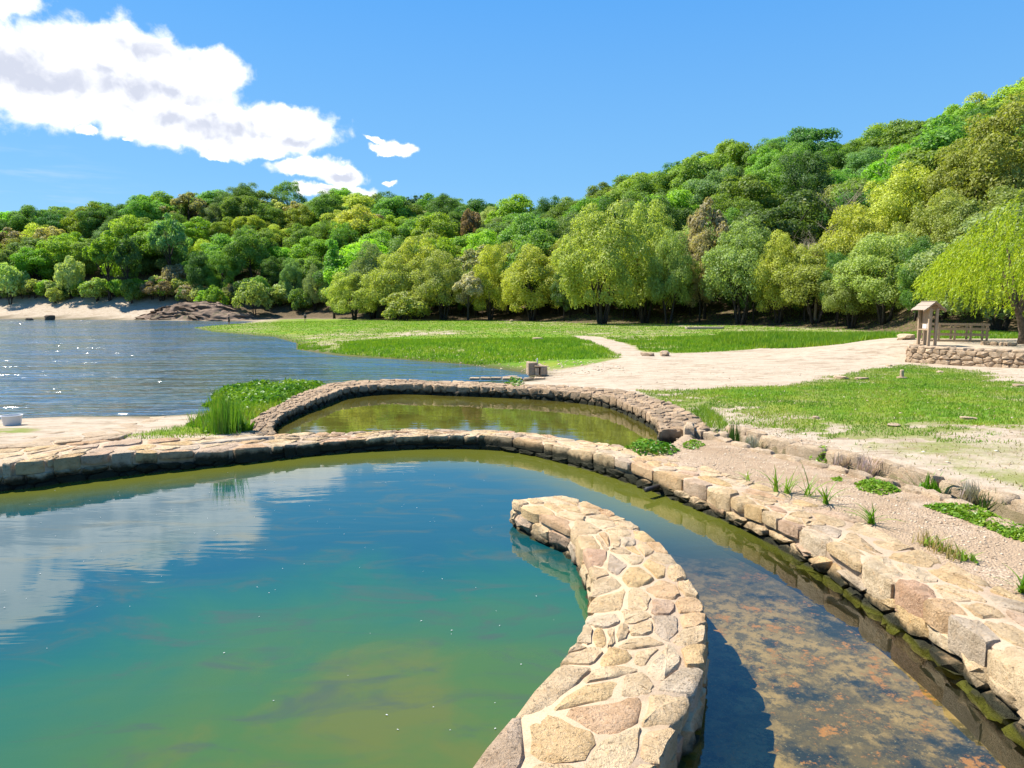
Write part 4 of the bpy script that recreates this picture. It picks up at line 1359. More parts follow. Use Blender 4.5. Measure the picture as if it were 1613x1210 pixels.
placed = [(t[2], t[3]) for t in TREES]
def H_SL(x, y):
    return float(sdf(LAKE, np.array([x]), np.array([y]))[0])
n_fill = 0
for att in range(9000):
    u = RT.uniform(-.86, .86)
    f = float(np.interp(u, U_T, FRONT)); c = float(np.interp(u, U_T, CRESTD))
    t = RT.random()
    y = f + 4 + (c + 8 - f - 4) * t
    x = u * y
    if u < -.30 and H_SL(x, y) < (17 if u < -.45 else 9): continue
    px = 806.5 + u * 1100
    sp = 6.7 if u > .02 else 7.0
    if t > .8: sp *= .9
    if any((x - q[0]) ** 2 + (y - q[1]) ** 2 < sp * sp for q in placed): continue
    if n_fill > 430: break
    left = u < -.22
    if left:
        kind = RT.choices(['oak', 'ash', 'loose', 'sallow'], [6, 2.2, 1.2, 1.0])[0]
    elif u < .05:
        kind = RT.choices(['oak', 'ash', 'loose', 'sallow'], [3.5, 3, .6, 1])[0]
    elif t < .28:
        kind = RT.choices(['sallow', 'ash', 'oak'], [4, 2, 0 if u > .5 else .5])[0]
    elif t < .75:
        kind = RT.choices(['ash', 'sallow', 'oak'], [5, 1.0, 1.2])[0]
    else:
        kind = RT.choices(['oak', 'ash'], [5, 1])[0]
    opts = SHADE[kind]
    wts = [3, 2.4, 1.2, 1.2, .4 if left else .1] if (kind == 'oak') else [1] * len(opts)
    ci = RT.choices(range(len(opts)), wts[:len(opts)])[0]
    colr, cname = opts[ci]
    colr = tuple(q * RT.uniform(.85, 1.15) for q in colr)
    sc = RT.uniform(.85, 1.40) * (1.0 if kind != 'sallow' else 1.1)
    band = BANDS[0 if t < .33 else 1 if t < .78 else 2]
    colname = next((cn for a, b, cn in COLS if a <= px < b), COLS[-1][2])
    lab = f'{cname} {KIND_W[kind]} {band} {colname}'
    tree(kind, x, y, sc, colr, RT.uniform(1.0, 1.3), RT.uniform(.85, 1.05), label=lab, group=f'{cname} {KIND_W[kind]} trees {band} {colname}', z=H1(x, y) - (2.0 * sc if (left or t > .3) else .3))
    placed.append((x, y)); n_fill += 1
print('trees', len(TREES), 'fill', n_fill)

# thin dark stems under the canopy behind the front row
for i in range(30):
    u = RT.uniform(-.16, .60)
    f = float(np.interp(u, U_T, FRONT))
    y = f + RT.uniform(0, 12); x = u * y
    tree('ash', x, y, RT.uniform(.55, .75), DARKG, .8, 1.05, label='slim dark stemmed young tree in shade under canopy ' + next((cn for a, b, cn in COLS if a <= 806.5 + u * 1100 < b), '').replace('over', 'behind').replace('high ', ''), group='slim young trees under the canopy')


# bare trees
def branchy(mb, p, d, L, r, depth, rng):
    pts = [p]; q = p.copy(); dd = d.copy()
    for i in range(3):
        dd = (dd + Vector((rng.uniform(-.18, .18), rng.uniform(-.18, .18), rng.uniform(-.05, .12)))).normalized()
        q = q + dd * L / 3; pts.append(q.copy())
    mb.tube(pts, [r, r * .85, r * .7, r * .5], 5 if depth > 1 else 4, False)
    if depth == 0: return
    for k in range(3 if depth > 1 else 4):
        a = rng.uniform(0, 2 * PI)
        side_ = Vector((math.cos(a), math.sin(a), rng.uniform(.1, .7)))
        branchy(mb, pts[rng.choice((1, 2, 3))], (dd * .6 + side_ * .75).normalized(), L * rng.uniform(.55, .75), r * .5, depth - 1, rng)


def bare(px, py_top, y, lab, seed):
    rng = random.Random(seed)
    x = px_x(px, y); z = H1(x, y)
    Ht = AT(px, py_top, y)[2] - z
    root = empty('dead_tree', (x, y, z)); tag(root, lab, 'tree')
    mb = MB(); mb.tube([(0, 0, -.3), (.1, .05, Ht * .35)], [.2, .15], 7)
    mb.build('trunk', M_dead, root, True)
    mb = MB()
    for k in range(4):
        a = rng.uniform(0, 6.28)
        branchy(mb, Vector((.1, .05, Ht * .33)), Vector((math.cos(a) * .5, math.sin(a) * .5, .9)).normalized(), Ht * .26, .11, 4, rng)
    o = mb.build('branches', M_dead, root, True); o.data.name = 'branches'
    zs = max(v.co.z for v in o.data.vertices); o.scale = (1, 1, 1)
    root.scale = (Ht / zs * .95,) * 3


bare(1318, 252, 104, 'bleached bare tree among the green hillside trees', 3)
bare(1404, 198, 112, 'tall bare grey tree highest on the right slope', 8)
bare(1282, 330, 94, 'small bare twiggy tree left of the bleached tall one', 15)

# ------------------------------------------------------------------ weeping willow
rng = np.random.default_rng(5)
wx, wy, _z = AT(1606, 545, 39.5)
wz = H1(wx, wy)
will = tag(empty('weeping_willow', (wx, wy, wz - .02)), 'bright yellow green weeping willow beside the kiosk', 'tree')
mb = MB()
mb.tube([(0.1, 0, -.2), (.12, 0, .5), (-.02, 0, 1.2), (-.22, 0, 1.75), (-.25, 0, 2.0)], [.26, .19, .16, .15, .14], 9)
for e in ((-2.0, -.2, 3.6), (-1.2, .6, 4.4), (1.6, .3, 4.2), (.5, -.9, 6.2), (2.6, -.5, 3.6), (-.4, 1.2, 5.6)):
    s0 = Vector((-.22, 0, 1.7)); e = Vector(e)
    mb.tube([s0, s0.lerp(e, .35) + Vector((0, 0, .25)), s0.lerp(e, .7) + Vector((0, 0, .35)), e], [.12, .085, .05, .025], 6, False)
mb.build('trunk', M_bark2, will, True)
P, D = [], []
mb = MB()
for k in range(900):
    a = rng.uniform(0, 2 * PI); rr = math.sqrt(rng.uniform(.01, 1)) * 5.2
    zt = 8.7 - 1.05 * rr + rng.uniform(-.6, .35) + .4 * math.sin(3 * a + 1)
    ln = rng.uniform(.8, 2.6) * (.75 + .5 * rr / 5.2)
    zb = max(zt - ln, max(0, -rr * math.cos(a) - 2.6) * .62 + 1.5 + .7 * rng.random() - .25 * math.sin(a * 2) + max(0, 3.4 - rr) * .5)
    if zb > zt - .3: continue
    cx_, cy_ = rr * math.cos(a) + .15, rr * math.sin(a)
    m = int((zt - zb) / .048)
    t = np.linspace(0, 1, m)
    ox = np.cos(a) * .45 * np.sqrt(t); oy = np.sin(a) * .45 * np.sqrt(t)
    sway = rng.normal(size=2) * .10
    q = np.stack([cx_ + ox + sway[0] * t, cy_ + oy + sway[1] * t, zt - (zt - zb) * t ** 1.15], 1) + rng.normal(size=(m, 3)) * .045
    P.append(q); D.append(np.tile([np.cos(a) * .35, np.sin(a) * .35, -1.0], (m, 1)))
P = np.concatenate(P); D = np.concatenate(D)
N = rng.normal(size=P.shape) + np.array([-.4, 0, .5])
V_, F_ = leaf_quads(P, N, .105, rng, .24, droop=D)
M_will = leaf_material('willow_leaves', (0.235, 0.345, 0.012), (0.44, 0.52, 0.022), .45, False, warm=(1.12, 1.05, 1.0))
me = big_mesh('crown', V_, F_, M_will)
link('crown', me, will)
will.scale = (1.06, 1.06, 1.04)

# ------------------------------------------------------------------ grasses
def blade_patch(name, pts, z, hmin, hmax, wid, mat, label, lean=.5, seed=1, cat='grass'):
    rng = np.random.default_rng(seed)
    n = len(pts)
    a = rng.uniform(0, 2 * PI, n); h = rng.uniform(hmin, hmax, n); b = rng.uniform(0, 2 * PI, n); l = rng.uniform(0, lean, n) * h
    w = wid * rng.uniform(.6, 1.3, n)
    base = np.stack([pts[:, 0], pts[:, 1], z - .01], 1)
    d = np.stack([np.cos(a) * w / 2, np.sin(a) * w / 2, np.zeros(n)], 1)
    tip = base + np.stack([np.cos(b) * l, np.sin(b) * l, h], 1)
    V_ = np.stack([base - d, base + d, tip], 1).reshape(-1, 3)
    F_ = np.arange(3 * n).reshape(n, 3)
    me = big_mesh(name, V_, F_, mat, k=3)
    return tag(link(name, me), label, cat, kind='stuff')


def scatter(n, x0, x1, y0, y1, thr, seed, bias=1.0, fn=grass_at):
    rng = np.random.default_rng(seed)
    y = y0 + (y1 - y0) * rng.random(n) ** bias
    x = rng.uniform(x0, x1, n)
    g = fn(x, y)
    nz = .45 * fbm(x * .35, y * .5, 4) + .35 * fbm(x * 1.2, y * 1.6, 6) + .35 * fbm(x * 5, y * 5, 8) - .06
    k = (g - nz > thr) & (sdf(LAKE, x, y) > .1) & (sdf(POOL1, x, y) > .6) & (sdf(POOL2, x, y) > .8) & (line_dist(rill, x, y) > .5)
    return np.stack([x[k], y[k]], 1)


q = scatter(150000, 4, 27, 15, 37, -.03, 1)
z = height(q[:, 0], q[:, 1]); k = z < 1.0; q, z = q[k], z[k]
blade_patch('lawn_grass', q, z, .03, .10, .028, M_grass, 'short bright green lawn grass between rill and terrace wall', .9, 2)
q = scatter(14000, 4.5, 24, 9.5, 30, -.25, 3)
blade_patch('dry_grass', q, height(q[:, 0], q[:, 1]), .03, .09, .022, M_grass_dry, 'thin dry grass straggling over the pale stony ground', 1.0, 4)
q = scatter(150000, -19, 40, 42, 64, .12, 5)
blade_patch('meadow_grass', q, height(q[:, 0], q[:, 1]), .07, .24, .06, M_lush, 'lush bright green grass on the meadow mound', .7, 6)
q = scatter(60000, -52, 45, 62, 140, .05, 7)
blade_patch('far_meadow_grass', q, height(q[:, 0], q[:, 1]), .05, .16, .12, M_lush, 'paler short grass reaching from mound to the trees', .8, 8)
q = scatter(60000, 10, 36, 42, 66, .25, 9, fn=lambda x, y: np.where(sdf(gp([(1150, 524), (1300, 526), (1420, 541), (1330, 548), (1200, 545), (1120, 538)], .7), x, y) < 0, 1.2, 0) * 1.0)
blade_patch('tall_grass', q, height(q[:, 0], q[:, 1]), .2, .55, .07, M_lush, 'taller rank grass in front of the wood left of kiosk', .6, 10)
# bank vegetation left of the upper pool
rng = np.random.default_rng(14)
poly = gp([(335, 607), (400, 600), (470, 600), (528, 604), (478, 622), (424, 644), (392, 664), (380, 680), (330, 684), (320, 664), (345, 645)], .3)
x = rng.uniform(-13, -6, 60000); y = rng.uniform(15, 34, 60000)
d = sdf(poly, x, y); d = d + .9 * (fbm(x * .8, y * .8, 6) - .5); k = (d < .1) & (fbm(x * .9, y * .9, 2) > .33); x, y = x[k][:15000], y[k][:15000]
far = sstep(20, 26, y)
zz = np.maximum(height(x, y), -.08)
nP = len(x)
P = np.stack([x, y, zz + rng.random(nP) * (.12 + .33 * far) * sstep(.15, -.7, d[k][:15000])], 1)
N = rng.normal(size=(nP, 3)) * .7 + np.array([0, 0, .8])
V_, F_ = leaf_quads(P, N, .085, rng, .45)
tag(link('bank_herbs', big_mesh('bank_herbs', V_, F_, M_weed)), 'bright leafy water plants growing on bank left of upper pool', 'plants', kind='stuff')
k = rng.random(nP) < .35
blade_patch('bank_grass', np.stack([x[k], y[k]], 1), zz[k], .12, .42, .03, M_grass, 'upright green grass among the plants left of upper pool', .9, 15)
k = (rng.random(nP) < .12) & (y < 22)
blade_patch('bank_straw', np.stack([x[k], y[k]], 1), zz[k], .12, .4, .02, M_grass_dry, 'yellow straw at the foot of the leafy bank plants', .7, 16)
# low turf beside the slipway
poly = gp([(178, 690), (262, 672), (300, 662), (380, 668), (378, 686), (250, 694)], .35)
x = rng.uniform(-13, -5, 20000); y = rng.uniform(14, 22, 20000); k = sdf(poly, x, y) < 0
x, y = x[k], y[k]
blade_patch('slipway_turf', np.stack([x, y], 1), height(x, y), .03, .12, .022, M_grass, 'low green turf between slipway and upper pool wall', .9, 17)


# ------------------------------------------------------------------ single plants
def blade_plant(name, x, y, n, L, w, mat, label, spread=.6, cat='plant', z=None, arch=.5, seed=0, segs=4, grp=None, r0=.08):
    rng = random.Random(seed)
    z = H1(x, y) if z is None else z
    v, f = [], []
    for i in range(n):
        a = rng.uniform(0, 2 * PI); ln = L * rng.uniform(.6, 1.15); sp = spread * rng.uniform(.15, 1.0)
        b0 = len(v)
        rr = r0 * math.sqrt(rng.random()); ca, sa = math.cos(a), math.sin(a)
        bx0, by0 = rr * math.cos(a * 3.3), rr * math.sin(a * 3.3)
        for k in range(segs + 1):
            t = k / segs
            out = ln * sp * (t * .6 + arch * t * t * .8); up = ln * (t - arch * sp * t * t * .75)
            ww = w * (1 - t) ** .7 * .5 if k < segs else .001
            px_, py_, pz_ = bx0 + ca * out, by0 + sa * out, max(up, .01)
            v.append((px_ - sa * ww, py_ + ca * ww, pz_)); v.append((px_ + sa * ww, py_ - ca * ww, pz_))
            if k: f.append((b0 + 2 * k - 2, b0 + 2 * k - 1, b0 + 2 * k + 1, b0 + 2 * k))
    o = mesh_obj(name, v, f, mat, None, True)
    o.location = (x, y, z)
    return tag(o, label, cat, grp)


def leafy_mat(name, poly, n, size, hgt, mat, label, seed, cat='plant', zmin=.2):
    rng = np.random.default_rng(seed)
    P_ = np.array(poly)
    x = rng.uniform(P_[:, 0].min(), P_[:, 0].max(), n * 4); y = rng.uniform(P_[:, 1].min(), P_[:, 1].max(), n * 4)
    d = sdf(poly, x, y) + .12 * (fbm(x * 4, y * 4, seed) - .5)
    k = d < 0; x, y, d = x[k][:n], y[k][:n], d[k][:n]
    z = height(x, y)
    P = np.stack([x, y, np.maximum(z, zmin) + .01 + rng.random(len(x)) * hgt * sstep(0, -.15, d)], 1)
    cx_, cy_ = P_.mean(0); cz = H1(cx_, cy_)
    N = rng.normal(size=P.shape) * .6 + np.array([0, 0, .9])
    V_, F_ = leaf_quads(P - np.array([cx_, cy_, cz]), N, size, rng, .5)
    o = link(name, big_mesh(name, V_, F_, mat), None, (cx_, cy_, cz))
    return tag(o, label, cat)


def GP(px, py, z=.42):
    return G(px, py, z)


x, y = GP(357, 684, .33)
blade_plant('rush_clump', x, y, 190, 1.05, .03, M_rush, 'tall green rush clump at the corner of the upper pool', .42, z=.3, arch=.25, seed=1, r0=.36)
x, y = GP(390, 677, .4)
blade_plant('dock_plant', x, y, 14, .42, .14, M_weed, 'broad leaved dock at foot of the tall rush clump', .8, z=.35, arch=.7, seed=2)
x, y = GP(1465, 778, .3)
blade_plant('iris_clump', x, y, 95, .52, .045, M_rush, 'bright yellow green bladed clump growing in the rill', .95, z=.2, arch=.55, seed=3, r0=.2)
x, y = GP(1556, 800, .3)
blade_plant('rush_clump', x, y, 110, .40, .02, M_rush_dark, 'dark green rush tuft in the rill at the right', .6, z=.2, arch=.4, seed=4, r0=.18)
x, y = GP(1588, 808, .3)
blade_plant('rush_clump', x, y, 50, .32, .02, M_rush_dark, 'small rush tuft at far right of the rill', .6, z=.2, arch=.4, seed=41, r0=.14)
x, y = GP(1514, 791, .3)
blade_plant('rush_clump', x, y, 36, .22, .03, M_rush, 'little green tuft between the two larger rill clumps', .8, z=.2, arch=.5, seed=42, r0=.08)
x, y = GP(1156, 700, .35)
blade_plant('rush_clump', x, y, 90, .62, .02, M_rush_dark, 'dark upright rush tuft at upper end of the rill', .30, z=.22, arch=.2, seed=5, r0=.13)
for i, (px, py, s, lab) in enumerate(((1184, 704, .34, 'grey leaved tuft at upper end of the rill beside dark rush'), (1325, 735, .34, 'dusty grey shrublet in the rill beside the green weed patch'), (1362, 748, .46, 'largest grey lavender like clump leaning over the rill'), (1528, 788, .40, 'grey dry tuft between bright clump and dark rush'))):
    x, y = GP(px, py, .35)
    blade_plant('grey_shrublet', x, y, 150, s, .022, M_greyplant, lab, .75, z=.28, arch=.3, seed=20 + i, r0=.16)
for i, (px, py, n, L, lab) in enumerate(((1222, 775, 16, .42, 'spidery green weed left of the pair on gravel path'), (1240, 778, 14, .36, 'spidery green weed right of the pair on gravel path'), (1272, 782, 10, .48, 'lanky arching weed with few blades on the gravel'), (1300, 795, 22, .34, 'low spreading weed beside the lanky arching one'), (1372, 826, 26, .30, 'star shaped bright weed behind the bank wall stones'), (1610, 935, 24, .26, 'small green weed at right picture edge on the wall'), (1178, 760, 6, .2, 'tiny grass sprig on the gravel left of the weeds'))):
    x, y = GP(px, py, .42)
    blade_plant('weed', x, y, n, L * 1.3, .028, M_weed, lab, 1.1, z=.42, arch=.75, seed=30 + i, r0=.05)
for i, (px, py, lab) in enumerate(((1452, 858, 'pale seeding grass tuft behind the wall stones'), (1478, 870, 'second seeding tuft trailing right behind the wall'), (1505, 882, 'third and rightmost seeding tuft behind the wall'))):
    x, y = GP(px, py, .42)
    blade_plant('grass_tuft', x, y, 40, .24, .012, M_grass_dry, lab, .8, z=.42, arch=.4, seed=50 + i, r0=.12)
    blade_plant('weed', x + .1, y - .05, 26, .16, .035, M_weed, 'green leaves at foot of the ' + ['pale seeding tuft', 'second seeding tuft', 'rightmost seeding tuft'][i], 1.0, z=.42, arch=.7, seed=60 + i, r0=.12)
for i, (pp, n, s, h, lab) in enumerate((
    ([(985, 700), (1010, 692), (1040, 698), (1072, 704), (1060, 712), (1010, 712)], 520, .05, .16, 'leafy green weeds along top of wall beside upper pool'),
    ([(1075, 694), (1092, 689), (1112, 696), (1098, 703), (1080, 702)], 220, .035, .08, 'small round green cushion right of the leafy weeds'),
    ([(1262, 722), (1275, 714), (1300, 712), (1312, 720), (1296, 730), (1272, 730)], 420, .05, .16, 'bright green leafy patch overhanging the rill'),
    ([(1345, 762), (1372, 757), (1408, 765), (1420, 776), (1388, 780), (1350, 772)], 800, .035, .09, 'dense green mat beside the rill below the grey clump'),
    ([(1455, 797), (1500, 795), (1580, 808), (1640, 825), (1640, 862), (1590, 848), (1520, 820)], 3000, .035, .07, 'long dark green mat of plants on the right gravel'),
    ([(1311, 754), (1326, 752), (1328, 758), (1314, 760)], 90, .03, .06, 'tiny green tuft on gravel near the rill stones'),
    ([(795, 606), (810, 602), (826, 606), (815, 611)], 160, .06, .25, 'green tuft growing on far wall of the upper pool'),
)):
    leafy_mat('ground_plant', [GP(*p, .5 if i in (0, 1, 6) else .42) for p in pp], n, s, h, M_weed, lab, 70 + i, zmin=.54 if i == 6 else .43 if i < 2 else .2)
# strip of fresh grass where the upper pool wall meets the lawn
poly = [GP(*p, .45) for p in [(1088, 648), (1112, 642), (1140, 660), (1150, 682), (1112, 676), (1098, 660)]]
rng = np.random.default_rng(81)
x = rng.uniform(4, 7, 9000); y = rng.uniform(15, 22, 9000); k = sdf(poly, x, y) < 0
blade_patch('wall_grass', np.stack([x[k], y[k]], 1), height(x[k], y[k]), .08, .3, .02, M_grass, 'fresh green grass strip by the upper pool wall corner', .9, 82)

# ------------------------------------------------------------------ pebbles and scattered stones
def pebbles(name, n, box, smin, smax, mat, label, seed, cond):
    rng = np.random.default_rng(seed)
    x = rng.uniform(box[0], box[1], n * 3); y = rng.uniform(box[2], box[3], n * 3)
    k = cond(x, y); x, y = x[k][:n], y[k][:n]
    n = len(x); z = height(x, y)
    s = smin + (smax - smin) * rng.random(n) ** 3
    base = np.array([[1, 0, 0], [0, 1, 0], [-1, 0, 0], [0, -1, 0], [0, 0, .55], [0, 0, -.4]])
    a = rng.uniform(0, 6.28, n)
    ca, sa = np.cos(a), np.sin(a)
    B = base[None] * (1 + rng.uniform(-.35, .35, (n, 6, 1))) * s[:, None, None]
    X = B[..., 0] * ca[:, None] - B[..., 1] * sa[:, None]; Y = (B[..., 0] * sa[:, None] + B[..., 1] * ca[:, None]) * .75
    V_ = np.stack([X + x[:, None], Y + y[:, None], B[..., 2] + z[:, None]], -1).reshape(-1, 3)
    tri = np.array([[0, 1, 4], [1, 2, 4], [2, 3, 4], [3, 0, 4], [1, 0, 5], [2, 1, 5], [3, 2, 5], [0, 3, 5]])
    F_ = (tri[None] + 6 * np.arange(n)[:, None, None]).reshape(-1, 3)
    return tag(link(name, big_mesh(name, V_, F_, mat, k=3)), label, 'gravel', kind='stuff')


mp, T = material('pale_pebbles')
rn = T.n('ShaderNodeNewGeometry').outputs['Random Per Island']
finish(T, bsdf(T, T.ramp(rn, [(0, (0.296, 0.213, 0.136)), (.4, (0.464, 0.347, 0.225)), (.8, (0.556, 0.428, 0.289)), (1, (0.649, 0.535, 0.385))]), .9, None, .2))
pebbles('path_gravel', 6500, (2.5, 9, 3, 17), .008, .032, mp, 'fine pale gravel on path between bank wall and rill', 3, lambda x, y: (sdf(POOL1, x, y) > .62) & (line_dist(rill, x, y) > .55) & (x < 7.2))
pebbles('shore_gravel', 3000, (4.5, 26, 10, 36), .012, .06, mp, 'scattered pale stones over the sparse lawn', 4, lambda x, y: (line_dist(rill, x, y) > .8) & (sdf(POOL1, x, y) > 2) & (sdf(TERR, x, y) > .3))
pebbles('beach_gravel', 2500, (-30, 14, 33, 62), .03, .12, mp, 'pale stones scattered along the far sandy shore', 5, lambda x, y: (sdf(LAKE, x, y) > .1) & (sdf(LAKE, x, y) < 5))


rng = np.random.default_rng(91)
x = rng.uniform(-9, 1.6, 170); y = rng.uniform(3.5, 15, 170)
k = (sdf(POOL1, x, y) < -.7) & (np.abs(x - np.interp(y, jc[::-1, 1], jc[::-1, 0])) > .9)
x, y = x[k], y[k]
a = rng.uniform(0, 6.28, len(x)); s = rng.uniform(.0035, .009, len(x))
V_ = np.concatenate([np.stack([x + np.cos(a + o_) * s * r_, y + np.sin(a + o_) * s * r_, np.full(len(x), .006 + h_)], 1)[:, None] for o_, r_, h_ in ((0, 1.6, 0), (1.6, .7, .004), (3.1, 1.4, 0), (4.7, .7, .004))], 1).reshape(-1, 3)
F_ = np.arange(len(V_)).reshape(-1, 4)
tag(link('floating_flecks', big_mesh('floating_flecks', V_, F_, M_paper)), 'tiny pale flecks of debris floating on the pool', 'debris', kind='stuff')


def rock(name, x, y, size, mat, label, z=None, seed=0, sink=.3, sub=2, parent=None, cat='rock'):
    import bmesh
    bm = bmesh.new(); bmesh.ops.create_icosphere(bm, subdivisions=sub, radius=1)
    off = Vector((seed * 7.3, seed * 3.1, seed * 1.7))
    for v in bm.verts:
        n = mnoise.noise(v.co * 1.1 + off) * .45 + mnoise.noise(v.co * 2.7 + off) * .2
        c = v.co * (1 + n)
        c = Vector((max(-.8, min(.8, c.x)), max(-.8, min(.8, c.y)), max(-.7, min(.72, c.z))))
        v.co = Vector((c.x * size[0], c.y * size[1], c.z * size[2]))
    me_ = bpy.data.meshes.new(name); bm.to_mesh(me_); bm.free()
    me_.shade_smooth(); me_.set_sharp_from_angle(angle=math.radians(38)); me_.materials.append(mat)
    z = H1(x, y) if z is None else z
    o = link(name, me_, parent, (x, y, z + size[2] * (1 - sink) * .72))
    o.rotation_euler.z = seed * 1.3
    if not parent: tag(o, label, cat)
    return o


for i, (px, py, zz_, sz, lab) in enumerate((
    (1047, 559, .5, (.5, .35, .26), 'darker boulder right of two at the path end'), (1020, 559, .5, (.5, .35, .18), 'low boulder left of two at the path end'),
    (1426, 541, 1.1, (1.0, .55, .3), 'flat pale wedge shaped rock left of the kiosk'), (1324, 598, .42, (.38, .25, .10), 'flat pale stone left of two on the lawn'),
    (1356, 599, .42, (.34, .2, .07), 'low broken stone right of two on the lawn'), (1400, 578, .45, (.22, .16, .07), 'small stone on grass by foot of terrace wall'),
    (1525, 665, .42, (.24, .14, .05), 'small flat stone half way across the lawn'), (1408, 676, .42, (.3, .18, .04), 'thin flat stone at lower edge of the lawn'),
    (1285, 664, .42, (.12, .1, .05), 'tiny pale stone at left edge of the lawn'), (847, 532, .9, (.55, .4, .22), 'pale stone on crest of the grassy mound'), (806, 505, .9, (.5, .4, .3), 'small rock on far grass mid picture'),
    (1605, 612, .42, (.25, .18, .07), 'pale stone at right edge below terrace wall'), (1480, 590, .42, (.2, .15, .07), 'pale stone before the middle of terrace wall'),
    (768, 591, .0, (.5, .35, .1), 'flat stone at the water edge left of the stone block'), (805, 590, .0, (.6, .3, .12), 'low stone touching the left foot of the stone block'),
)):
    x, y = G(px, py, zz_)
    rock('boulder', x, y, sz, M_boulder, lab, seed=i + 1)
# dark rocks at the edge of the beach
for i, (px, py, sz, lab) in enumerate(((78, 500, (1.6, 1.0, 1.1), 'larger dark rock at waterline of the far beach'), (46, 499, (1.3, .8, .5), 'smaller dark rock at waterline left of the larger'))):
    x, y, z = AT(px, py, 178)
    rock('shore_rock', x, y, sz, M_bark2, lab, z=-.1, seed=30 + i)

# ------------------------------------------------------------------ rock outcrop on the far shore
ro_line = smooth_line([(-101, 181), (-92, 176.5), (-84, 173.5), (-76, 169.5), (-68, 167.5), (-61, 168), (-54, 172)], 110)
mo, T = material('dark_schist')
p = pos(T)
st = T.noise(T.vmath('MULTIPLY', p, (.25, .25, 2.2)), 1.0, 7, .65, .8)
c = T.ramp(st, [(.30, (0.035, 0.026, 0.020)), (.45, (0.13, 0.088, 0.058)), (.6, (0.24, 0.165, 0.11)), (.75, (0.32, 0.23, 0.15))])
c = T.mix(T.math('MULTIPLY', T.ss(T.noise(p, .35, 5, .6), .55, .7), .6), c, (0.13, 0.12, 0.05))
finish(T, bsdf(T, c, .9, T.bump(st, .8, .4), .2))
v, f = [], []
NV = 26
for i, q in enumerate(ro_line):
    t = ro_line[min(i + 1, 109)] - ro_line[max(i - 1, 0)]; t = t / np.linalg.norm(t); nn = np.array([t[1], -t[0]])
    u = i / 109
    Hh = (1.0 + 4.2 * math.sin(PI * min(1, u * 1.15)) ** .9) * (1 if u < .87 else max(.3, 1 - (u - .87) * 5))
    for k in range(NV):
        w = k / (NV - 1)
        zz_ = w * Hh
        # tilted beds: ledges that step back
        bed = zz_ * 1.0 + u * 4.0 + 1.2 * mnoise.noise(Vector((u * 9, w * 2, 0)))
        ledge = (bed - math.floor(bed))
        back = w ** 1.1 * 6.0 - (ledge - .5) * 1.1 - 1.6 * mnoise.noise(Vector((u * 9, w * 3, 3.3))) - .35 * mnoise.noise(Vector((u * 34, w * 6, 1)))
        a = q - nn * (-(-back)) * -1 if False else q - nn * (-1) * 0 + np.array([-nn[0], -nn[1]]) * back
        v.append((a[0], a[1], -.5 + zz_ + .35 * mnoise.noise(Vector((u * 40, w * 7, 8)))))
    if i:
        for k in range(NV - 1):
            f.append(((i - 1) * NV + k, i * NV + k, i * NV + k + 1, (i - 1) * NV + k + 1))
ou = mesh_obj('rock_outcrop', v, f, mo, None, sharp=30); fix_normals(ou)
if ou.data.polygons[800].normal.y > 0: ou.data.flip_normals()
tag(ou, 'dark layered rock outcrop at the water on the far left shore', 'rock')

# ------------------------------------------------------------------ kiosk
kx, ky, _ = AT(1459, 545, 37.9)
kz = 1.38
ki = tag(empty('information_kiosk', (kx, ky, kz), math.radians(-6)), 'small weathered wooden notice board with a pitched plank roof', 'notice board')
ki.scale = (1.12, 1.12, 1.06)
hb = 0.52
for sy in (-1, 1):
    for sx in (-.15, .15):
        MB().box((sx, sy * hb, .93), (.12, .12, 1.9), rx=sy * -.02).build('post', M_wood, ki, bevel=.008)
for k in range(7):
    MB().box((-.04, -.42 + k * .14, 1.28), (.025, .136, .95)).build('board', M_wood, ki)
MB().box((-.10, 0, .80), (.22, 1.02, .05)).build('shelf', M_wood, ki)
MB().box((-.02, 0, 1.80), (.07, .96, .09)).build('beam', M_wood, ki)
MB().box((-.062, -.24, 1.02), (.008, .24, .34)).build('notice', M_paper, ki)
MB().box((-.062, .16, .96), (.008, .40, .22)).build('notice', M_paper, ki)
for sx in (-1, 1):
    for k in range(4):
        a = math.radians(42) * sx
        d = .08 + k * .165
        MB().box((sx * d * math.cos(math.radians(42)), 0, 2.22 - d * math.sin(math.radians(42)) + .018 * (k % 2)), (.175, 1.42 + .03 * (k % 2), .025), ry=a).build('roof_board', M_roofwood, ki)
    for sy in (-1, 1):
        MB().box((sx * .25, sy * .62, 1.955), (.68, .045, .07), ry=math.radians(42) * sx).build('rafter', M_wood, ki)
MB().box((0, 0, 2.235), (.10, 1.46, .03)).build('ridge_board', M_roofwood, ki)

# ------------------------------------------------------------------ footbridge with its rails
fx, fy, _ = AT(1502, 536, 42.0)
fz = 1.42
fb = tag(empty('wooden_footbridge', (fx, fy, fz), math.radians(-22)), 'small wooden footbridge with post and rail sides behind the kiosk', 'footbridge')
for k in range(12):
    MB().box((-1.5 + k * .27, .55, .03), (.25, 1.2, .05)).build('plank', M_wood, fb)
for row, yy in ((0, 0.0), (1, 1.12)):
    for k in range(5):
        MB().box((-1.6 + k * .82, yy, .48), (.11, .11, 1.02)).build('post', M_wood, fb, bevel=.006)
    for zz_ in (.98, .70, .36):
        MB().box((.04, yy - .055, zz_), (3.5, .05, .12)).build('rail', M_wood, fb)
MB().box((.04, -.03, -.03), (3.5, .12, .1)).build('beam', M_wood, fb)
